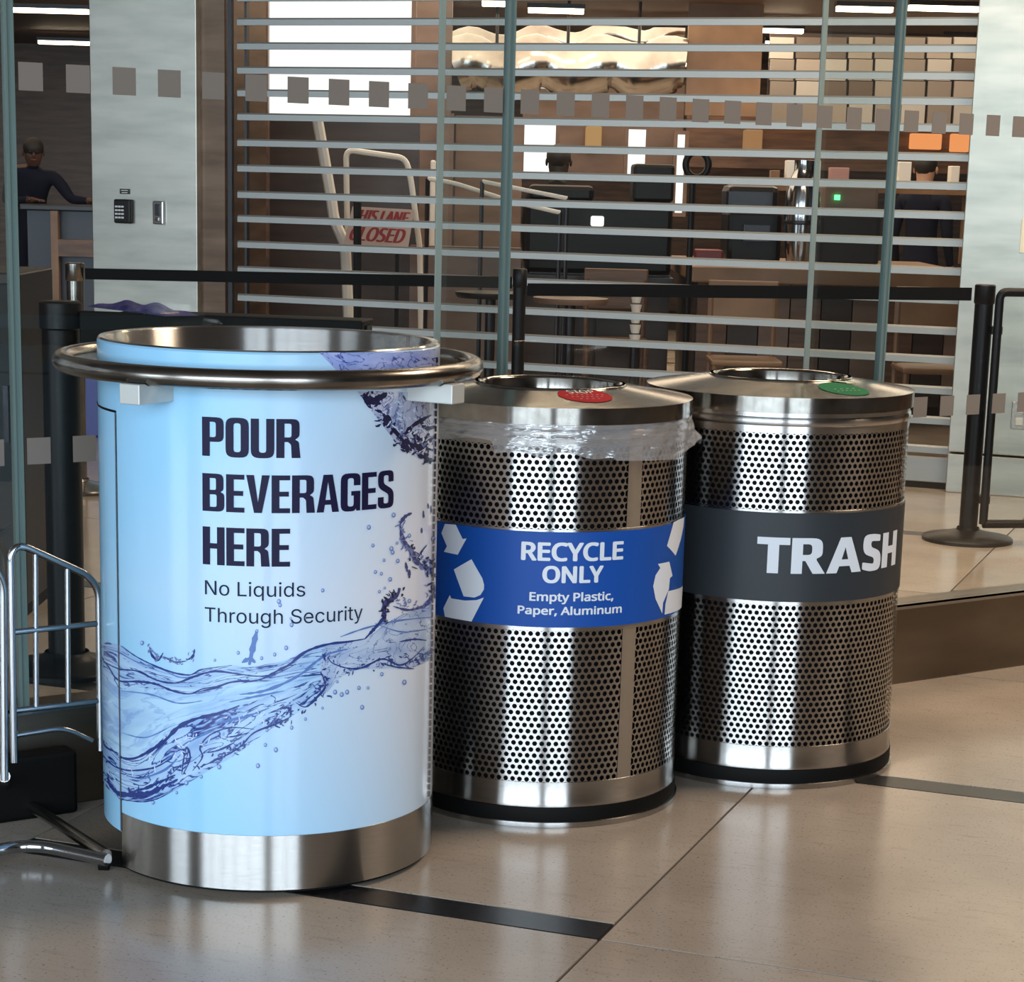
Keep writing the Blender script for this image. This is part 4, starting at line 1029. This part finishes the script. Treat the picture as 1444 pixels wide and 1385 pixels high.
# black counter machine, left of centre
t = empty('counter_machine', at(845, 390, 13.5), 'large black counter machine with a small white lamp, centre of the shutter', 'machine')
ZB = max(at(736, 393, 13.3).z, at(950, 393, 13.3).z)
build(pboxz(MB(), 742, 282, 950, 13.6, .6, ZB + .004), 'body', BLACK, t, bevel=.03)
build(pbox(MB(), 892, 232, 952, 284, 13.7, .4), 'screen', BLACK, t, bevel=.02)
build(pbox(MB(), 745, 262, 838, 284, 13.7, .4), 'hopper', BLACK, t, bevel=.03)
build(pbox(MB(), 833, 305, 852, 319, 13.56, .05), 'lamp', emis('white_led', (.9, 1, 1), 1.0), t, bevel=.01)
build(pboxz(MB(), 746, 384, 946, 13.45, .2, ZB + .004), 'drip_tray', DARKF, t)
ZTOP = max(at(975, 386, 12.7).z, at(1380, 386, 12.7).z)
t = empty('coffee_machine', Vector((at(1080, 372, 13).x, 13.4, ZTOP)), 'black coffee machine left of the curved chrome urn', 'machine')
build(pboxz(MB(), 1028, 296, 1104, 13.2, .5, ZTOP + .004), 'body', BLACK, t, bevel=.03)
build(pbox(MB(), 1024, 262, 1100, 300, 13.3, .4), 'cup_warmer', DARKF, t, bevel=.04)
build(pbox(MB(), 1048, 318, 1086, 340, 13.15, .06), 'control_panel', DARKF, t)
t = empty('grinder', Vector((at(1200, 362, 13).x, 13.4, ZTOP)), 'black grinder box with a green light beside the chrome urn', 'grinder')
build(pboxz(MB(), 1156, 300, 1244, 13.2, .5, ZTOP + .004), 'body', BLACK, t, bevel=.03)
build(pbox(MB(), 1162, 262, 1240, 302, 13.3, .4), 'top_unit', TAUPE, t, bevel=.02)
build(pbox(MB(), 1177, 275, 1185, 282, 13.28, .03), 'green_light', emis('green_led', (.1, 1, .25), 3), t)
cu = at(1127, 376, 12.9); cu.z = ZTOP + .004; zt = at(1127, 226, 12.9).z
t = empty('chrome_urn', (cu.x, cu.y, cu.z), 'tall curved chrome urn between the black machines', 'urn')
hh = zt - cu.z
build(MB().lathe((cu.x, cu.y), [(.001, cu.z), (.075, cu.z), (.09, cu.z + hh * .15), (.105, cu.z + hh * .45), (.10, cu.z + hh * .7), (.075, cu.z + hh * .84), (.06, cu.z + hh * .9), (.06, cu.z + hh), (.001, cu.z + hh)], 32), 'vessel', CHROME, t, smooth=True)
build(MB().lathe((cu.x, cu.y), [(.107, cu.z + hh * .4), (.11, cu.z + hh * .42), (.107, cu.z + hh * .44)], 32), 'ring', DARKF, t, smooth=True)
sf = empty('shelf', Vector((at(1220, 262, 14.3).x, 14.3, ZTOP)), 'wooden shelf on posts carrying the small cartons above the counter', 'shelf')
zs_ = at(1120, 262.5, 14.2).z
build(MB().box(Vector((0, 0, 0)), X, Y_, Z, (at(1080, 262, 14.2).x, at(1372, 262, 14.2).x), (14.12, 14.42), (zs_ - .03, zs_)), 'shelf_board', WOODL, sf)
for px in (1082, 1225, 1366):
    x_ = at(px, 262, 14.2).x; build(MB().box(Vector((x_, 0, 0)), X, Y_, Z, (-.015, .015), (14.25, 14.3), (ZTOP + .004, zs_ - .03)), 'post', WOODL, sf)
for k, (px, mt, lab) in enumerate((((1110, 226, 1129, 262), PALE, 'white carton on the shelf behind the chrome urn, left one'), ((1138, 226, 1158, 262), PALE, 'white carton on the shelf behind the chrome urn, right one'), ((1172, 236, 1198, 262), mat('pink_card', (.55, .30, .28), .6), 'pink carton right of the white cartons'), ((1088, 240, 1100, 262), WOODL, 'small tan carton left of the white cartons'), ((1268, 228, 1286, 262), PALE, 'white leaning menu card beside the person in navy'), ((1342, 234, 1354, 256), PALE, 'small white price card near the right column'))):
    tag(build(pboxz(MB(), px[0], px[1], px[2], 14.2, .12, zs_ + .001), 'carton', mt, None, bevel=.004), lab, 'carton')
# shelf under cartons, service counter and its fronts
ct = empty('service_counter', at(1180, 560, 12.6), 'long wooden service counter behind the right half of the shutter', 'counter')
build(pbox(MB(), 975, 386, 1380, 398, 12.7, 1.9), 'worktop', WOODL, ct, bevel=.01)
for i in range(9):
    x = 985 + i * 44
    a = at(x, 398, 12.9); b = at(x + 42, 398, 12.9)
    build(MB().box(Vector((0, 12.9, 0)), X, Y_, Z, (a.x, b.x), (0, .03), (.1, a.z)), 'front_panel', (WOOD, DARKW, TAUPE)[i % 3], ct)
build(MB().box(Vector((0, 0, 0)), X, Y_, Z, (at(980, 398, 13).x, at(1380, 398, 13).x), (13.0, 14.4), (0, at(1100, 398, 13).z)), 'carcass', DARKW, ct)
ct2 = empty('back_counter', at(850, 420, 14), 'dark back counter carrying the large black machine', 'counter')
build(pbox(MB(), 736, 393, 950, 402, 13.3, 1.2), 'worktop', DARKF, ct2)
b_ = at(736, 402, 13.5); c_ = at(945, 402, 13.5)
build(MB().box(Vector((0, 0, 0)), X, Y_, Z, (b_.x, c_.x), (13.5, 14.4), (0, b_.z)), 'carcass', DARKW, ct2)
for k in range(4): build(MB().box(Vector((b_.x + (c_.x - b_.x) * k / 4, 13.47, 0)), X, Y_, Z, (.01, (c_.x - b_.x) / 4 - .01), (0, .03), (.12, b_.z - .03)), 'door', DARKW, ct2)
# cafe tables
def cafe_table(px, py, Y, r, label, mt):
    c = at(px, py, Y); t = empty('cafe_table', (c.x, c.y, 0), label, 'table')
    build(MB().lathe((c.x, c.y), [(.001, c.z - .03), (r - .01, c.z - .03), (r, c.z - .015), (r, c.z), (.001, c.z)], 40), 'tabletop', mt, t, smooth=True)
    build(MB().lathe((c.x, c.y), [(.028, .02), (.028, c.z - .03)], 16), 'pedestal', DARKF, t, smooth=True)
    build(MB().lathe((c.x, c.y), [(.001, 0), (.22, 0), (.21, .012), (.03, .03)], 32), 'base', DARKF, t, smooth=True)
cafe_table(692, 412, 11.7, .19, 'round dark cafe table just left of the middle stanchion', DARKF)
cafe_table(805, 420, 11.6, .20, 'round dark cafe table right of the middle stanchion', TAUPE)
def chair(px, py, Y, mt, label):
    c = at(px, py, Y); t = empty('cafe_chair', (c.x, c.y, 0), label, 'chair')
    w = .19
    build(MB().box(flat(c), X, Y_, Z, (-w, w), (-w, w), (.43, .46)), 'seat', mt, t, bevel=.01)
    build(MB().box(flat(c), X, Y_, Z, (-w, w), (w - .02, w), (.62, .86)), 'backrest', mt, t, bevel=.01)
    for sx in (-1, 1):
        build(MB().tube([flat(c) + X * sx * (w - .02) + Y_ * (w - .012), flat(c) + X * sx * (w - .02) + Y_ * (w - .012) + Z * .8], .014, 8), 'leg', mt, t)
        build(MB().tube([flat(c) + X * sx * (w - .02) - Y_ * (w - .02), flat(c) + X * sx * (w - .02) - Y_ * (w - .02) + Z * .44], .014, 8), 'leg', mt, t)
chair(1052, 440, 11.6, WOODL, 'tan wooden cafe chair below the counter, right of the cup tower')
chair(868, 470, 12.8, WOOD, 'brown wooden cafe chair behind the recycling bin')
chair(1310, 600, 11.4, WOODL, 'tan wooden cafe chair low at the right end of the shutter')
# tower of cups
c = at(895, 484, 12.0); t = empty('cup_tower', (c.x, c.y, c.z), 'narrow tower of stacked white cups, below the belt', 'cups')
for k in range(5):
    z = c.z + k * .055; build(MB().lathe((c.x, c.y), [(.001, z), (.022, z), (.032, z + .045), (.030, z + .045)], 20), 'cup', PALE, t, smooth=True)
build(MB().lathe((c.x, c.y), [(.03, 0), (.03, c.z)], 12), 'stand', DARKF, t)
# bent tubes, pale rails seen through the slats
def wire(name, pts, Y, w, mt, label, cat):
    P = [at(x, y, Y) for x, y in pts]; r = w / FPX * Y / 2
    return tag(build(MB().tube(bend(P, .05), r, 8), name, mt, None, smooth=True), label, cat)
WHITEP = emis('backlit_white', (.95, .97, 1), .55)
wire('reflection_arch', [(447, 165), (456, 215), (468, 285), (471, 310), (487, 345), (500, 640)], 12.6, 15, PALE, 'pale curved arch standing in for a window reflection, left of the lane closed sign', 'arch')  # bright window reflection built as a pale tube
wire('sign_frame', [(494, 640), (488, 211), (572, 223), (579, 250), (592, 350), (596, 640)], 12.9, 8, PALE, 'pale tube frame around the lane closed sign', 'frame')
def railing(pts, Y, w, label):
    P = [at(x, y, Y) for x, y in pts]; t = empty('hand_rail', flat(P[1]), label, 'rail'); build(MB().tube(bend(P, .05), w / FPX * Y / 2, 8), 'rail', PALE, t, smooth=True)
    for p in (P[0], P[-1]): build(MB().tube([p, flat(p)], .012, 8), 'post', DARKF, t)
railing([(603, 252), (640, 258), (724, 285), (790, 300)], 12.5, 6, 'pale handrail sloping down right across the shop')
railing([(680, 256), (740, 268), (800, 280)], 12.2, 6, 'short pale rail left of the black machine')
thing_box('white_column', (600, 226, 614, 640), 13.4, .1, PALE, 'narrow white post right of the lane closed sign', 'post')

rg = at(983, 232, 12.4); sd_ = empty('ring_stand', Vector((rg.x, 12.4, 0)), 'dark ring on an upright stand right of the bright window strip', 'stand'); mb = MB().tube([rg + X * (.075 * math.cos(2 * PI * i / 24)) * .85 + Z * (.072 * math.sin(2 * PI * i / 24)) for i in range(24)], .02, 10, closed=True)
build(mb, 'ring', BLACK, sd_, smooth=True); build(MB().tube([Vector((rg.x - .02, 12.4, 0)), Vector((rg.x - .02, 12.4, rg.z - .075))], .018, 10), 'upright', BLACK, sd_); build(MB().disc((rg.x - .02, 12.4), .1, .01), 'base', BLACK, sd_)
tag(build(pboxz(MB(), 982, 352, 1020, 12.9, .2, ZTOP + .004), 'red_tray', mat('dark_red', (.16, .015, .02), .4), None, bevel=.01), 'dark red tray left of the coffee machine', 'tray')
# lane closed sign
YS = 12.3
sg = empty('lane_sign', flat(at(535, 340, YS)), 'leaning pale board with red letters saying this lane closed', 'sign')
c1, c2, c3, c4 = at(497, 291, YS), at(584, 296, YS), at(575, 352, YS + .02), at(484, 346, YS + .02)
n_ = Vector((0, .02, 0))
build(MB().box8([c4, c3, c3 + n_, c4 + n_, c1, c2, c2 + n_, c1 + n_]), 'board', mat('pale_pink_board', (.66, .48, .41), .5), sg)
def signword(s, u0, u1, v0, v1):
    m2 = MB()
    for q_, dx in enumerate((-.014, 0, .014)):
        me = text_mesh(s, 0, .25, font='humanist'); fit_mesh(me, u0 + .014, u1 - .014, v0, v1, b0, b1); k0 = len(m2.v)
        for v in me.vertices:
            u, w = v.co.x + dx, v.co.y; top = c1.lerp(c2, u); bot = c4.lerp(c3, u); m2.v.append(bot.lerp(top, w) - Vector((0, .004 + q_ * .0003, 0)))
        m2.f += [tuple(k0 + i_ for i_ in p.vertices) for p in me.polygons]
    build(m2, 'lettering', mat('sign_red', (.36, .02, .02), .5), sg)
signword('THIS LANE', .04, .95, .63, .93); signword('CLOSED', .06, .93, .15, .50)
for x in (505, 560): p = at(x, 350, YS + .05); build(MB().tube([p, flat(p)], .012, 8), 'leg', DARKF, sg)
wire('black_pole', [(504, 640), (504, 285)], 11.9, 11, BLACK, 'black pole in front of the lane closed sign', 'pole')

# ------------------------------------------------------------------ people
SKIN = mat('skin_brown', (.10, .045, .028), .5); HAIR = mat('dark_hair', (.012, .009, .008), .6); NAVYC = mat('navy_uniform', (.004, .006, .018), .8, Specular_IOR_Level=.2); BLACKC = mat('black_cloth', (.005, .005, .006), .8, Specular_IOR_Level=.2)
def person(base, h, joints, label, cloth, skin, yaw=0.0, hair_long=False, sleeve='long'):
    """joints: dict name -> (x,y,z) in units of body height, facing -Y before yaw"""
    t = empty('person', base, label, 'person', None, yaw)
    J = {k: Vector(v) * h for k, v in joints.items()}
    names = list(J); E = [('pelvis', 'belly'), ('belly', 'chest'), ('chest', 'neck'), ('neck', 'head0'), ('head0', 'head1'), ('head1', 'head2'),
         ('chest', 'shl'), ('shl', 'ell'), ('ell', 'wrl'), ('wrl', 'pal'), ('chest', 'shr'), ('shr', 'elr'), ('elr', 'wrr'), ('wrr', 'par'),
         ('pelvis', 'hil'), ('hil', 'knl'), ('knl', 'anl'), ('anl', 'tol'), ('pelvis', 'hir'), ('hir', 'knr'), ('knr', 'anr'), ('anr', 'tor')]
    R = dict(pelvis=.085, belly=.078, chest=.088, neck=.034, head0=.045, head1=.052, head2=.040, shl=.042, ell=.028, wrl=.018, pal=.020, shr=.042, elr=.028, wrr=.018, par=.020,
             hil=.058, knl=.034, anl=.024, tol=.02, hir=.058, knr=.034, anr=.024, tor=.02)
    V = [J[n] for n in names]; Ed = [(names.index(a), names.index(b)) for a, b in E]; rad = [R[n] * h for n in names]
    for s in 'lr':
        wrist, palm = J['wr' + s], J['pa' + s]; d = (palm - wrist).normalized(); side = d.cross(Z); side = side.normalized() if side.length > .1 else X.copy()
        pi = names.index('pa' + s)
        for q in range(4):
            k = len(V); o = side * (q - 1.5) * .011 * h; Lf = (.040, .048, .045, .034)[q] * h
            V += [palm + o + d * .014 * h, palm + o + d * (.014 * h + Lf * .55), palm + o + d * (.014 * h + Lf) - Z * .01 * h]; Ed += [(pi, k), (k, k + 1), (k + 1, k + 2)]; rad += [.0055 * h, .005 * h, .0042 * h]
        k = len(V); V += [wrist.lerp(palm, .4) + side * .02 * h, wrist.lerp(palm, .9) + side * .034 * h]; Ed += [(pi, k), (k, k + 1)]; rad += [.006 * h, .005 * h]
    me = bpy.data.meshes.new('b'); me.from_pydata([tuple(v) for v in V], Ed, []); o = link('b', me)
    sk = o.modifiers.new('s', 'SKIN'); o.modifiers.new('u', 'SUBSURF').levels = 1
    for i, sv in enumerate(me.skin_vertices[0].data): sv.radius = (rad[i], rad[i] * (.72 if i < 3 else 1)); sv.use_root = (i == 0)
    bpy.context.view_layer.update()
    m2 = bpy.data.meshes.new_from_object(o.evaluated_get(dg())); bpy.data.objects.remove(o)
    m2.name = 'body'; m2.materials.clear(); m2.materials.append(cloth); m2.materials.append(skin)
    zn = J['neck'].z - .0 * h
    for p in m2.polygons:
        c = p.center; p.use_smooth = True
        if c.z > zn and (c - J['head1']).length < .16 * h: p.material_index = 1
        for s in 'lr':
            if (c - J['pa' + s]).length < .06 * h and (c - J['wr' + s]).dot((J['pa' + s] - J['wr' + s])) > 0: p.material_index = 1
    b = link('body', m2, t)
    hd_ = J['head1']; M = worldmat(t)
    def local(mb, nm, mt):
        mb.v = [M @ v for v in mb.v]; return build(mb, nm, mt, t, smooth=True)
    up = (J['head2'] - J['head0']).normalized(); f = Vector((0, -1, 0)); f = (f - up * f.dot(up)).normalized()
    mb = MB().ell(hd_ + up * .022 * h - f * .008 * h, .053 * h, .058 * h, .052 * h)
    mb.v = [v for v in mb.v]; local(mb, 'hair', HAIR)
    local(MB().ell(hd_ + f * .052 * h - up * .008 * h, .008 * h, .012 * h, .014 * h, 8, 6), 'nose', skin)
    for sx in (-1, 1):
        local(MB().ell(hd_ + X * sx * .052 * h - up * .004 * h, .006 * h, .011 * h, .017 * h, 8, 6), 'ear', skin)
        local(MB().ell(hd_ + X * sx * .018 * h + f * .046 * h + up * .008 * h, .007 * h, .004 * h, .004 * h, 8, 6), 'eye', HAIR)
    local(MB().ell(hd_ + f * .046 * h - up * .032 * h, .015 * h, .005 * h, .004 * h, 8, 6), 'mouth', mat('lip', (.16, .05, .045), .5))
    return t
stand = dict(pelvis=(0, 0, .53), belly=(0, 0, .62), chest=(0, 0, .74), neck=(0, .005, .845), head0=(0, -.005, .885), head1=(0, -.008, .925), head2=(0, 0, .955),
    shl=(-.105, 0, .80), ell=(-.13, .01, .62), wrl=(-.13, -.05, .50), pal=(-.128, -.07, .46), shr=(.105, 0, .80), elr=(.13, .01, .62), wrr=(.13, -.05, .50), par=(.128, -.07, .46),
    hil=(-.05, 0, .49), knl=(-.055, -.01, .27), anl=(-.055, .01, .045), tol=(-.058, -.07, .022), hir=(.05, 0, .49), knr=(.055, -.01, .27), anr=(.055, .01, .045), tor=(.058, -.07, .022))
lean = dict(stand); lean.update(chest=(.01, -.06, .73), neck=(.015, -.10, .82), head0=(.015, -.125, .855), head1=(.015, -.14, .893), head2=(.015, -.135, .925), shr=(.12, -.09, .775), elr=(.20, -.17, .66), wrr=(.28, -.23, .655), par=(.315, -.25, .655),
    shl=(-.09, -.06, .785), ell=(-.13, -.10, .64), wrl=(-.02, -.20, .655), pal=(.015, -.23, .655))
pl = at(40, 300, 19.0); hz = at(38, 197, 19.0).z / .955
person(Vector((pl.x - .0, 19.1, 0)), hz, lean, 'person in dark navy uniform leaning on a counter at the far left', NAVYC, SKIN, 0.25)
yp = emis('x', (1, 1, 1), 0)
bpy.data.materials.remove(yp)
pr = at(1304, 250, 16.4); hr = at(1304, 226, 16.4).z / .965
person(Vector((pr.x, 16.4, 0)), hr, stand, 'person in navy top with brown hair standing by the menu board at right', NAVYC, mat('skin_light', (.45, .26, .18), .5), 2.6)
ps = at(787, 250, 15.2); hs = at(787, 214, 15.2).z / .965
person(Vector((ps.x, 15.2, 0)), hs, stand, 'person in black seen from behind, over the black counter machine', BLACKC, HAIR, 3.0)
# counter the officer leans on, with a tan corner post
zc = lean['wrr'][2] * hz - .03
a = at(20, 300, 18.6); b = at(150, 300, 18.6)
oc = empty('desk', Vector(((a.x + b.x) / 2, 18.6, 0)), 'dark desk under the leaning person at the far left', 'desk')
build(MB().box(Vector((0, 0, 0)), X, Y_, Z, (a.x + .1, b.x + .8), (18.35, 18.75), (zc - .05, zc)), 'desktop', DARKF, oc, bevel=.01)
build(MB().box(Vector((0, 0, 0)), X, Y_, Z, (a.x + .15, b.x + .75), (18.42, 18.7), (0, zc - .05)), 'front', mat('grey_blue_panel', (.035, .045, .07), .4), oc)
pp = at(76, 300, 18.3)
build(MB().box(Vector((pp.x, 18.3, 0)), X, Y_, Z, (-.03, .03), (0, .08), (0, zc - .05)), 'corner_post', WOODL, oc)
build(MB().box(Vector((0, 0, 0)), X, Y_, Z, (pp.x + .03, b.x + .7), (18.3, 18.42), (zc - .42, zc - .28)), 'shelf_band', WOOD, oc)
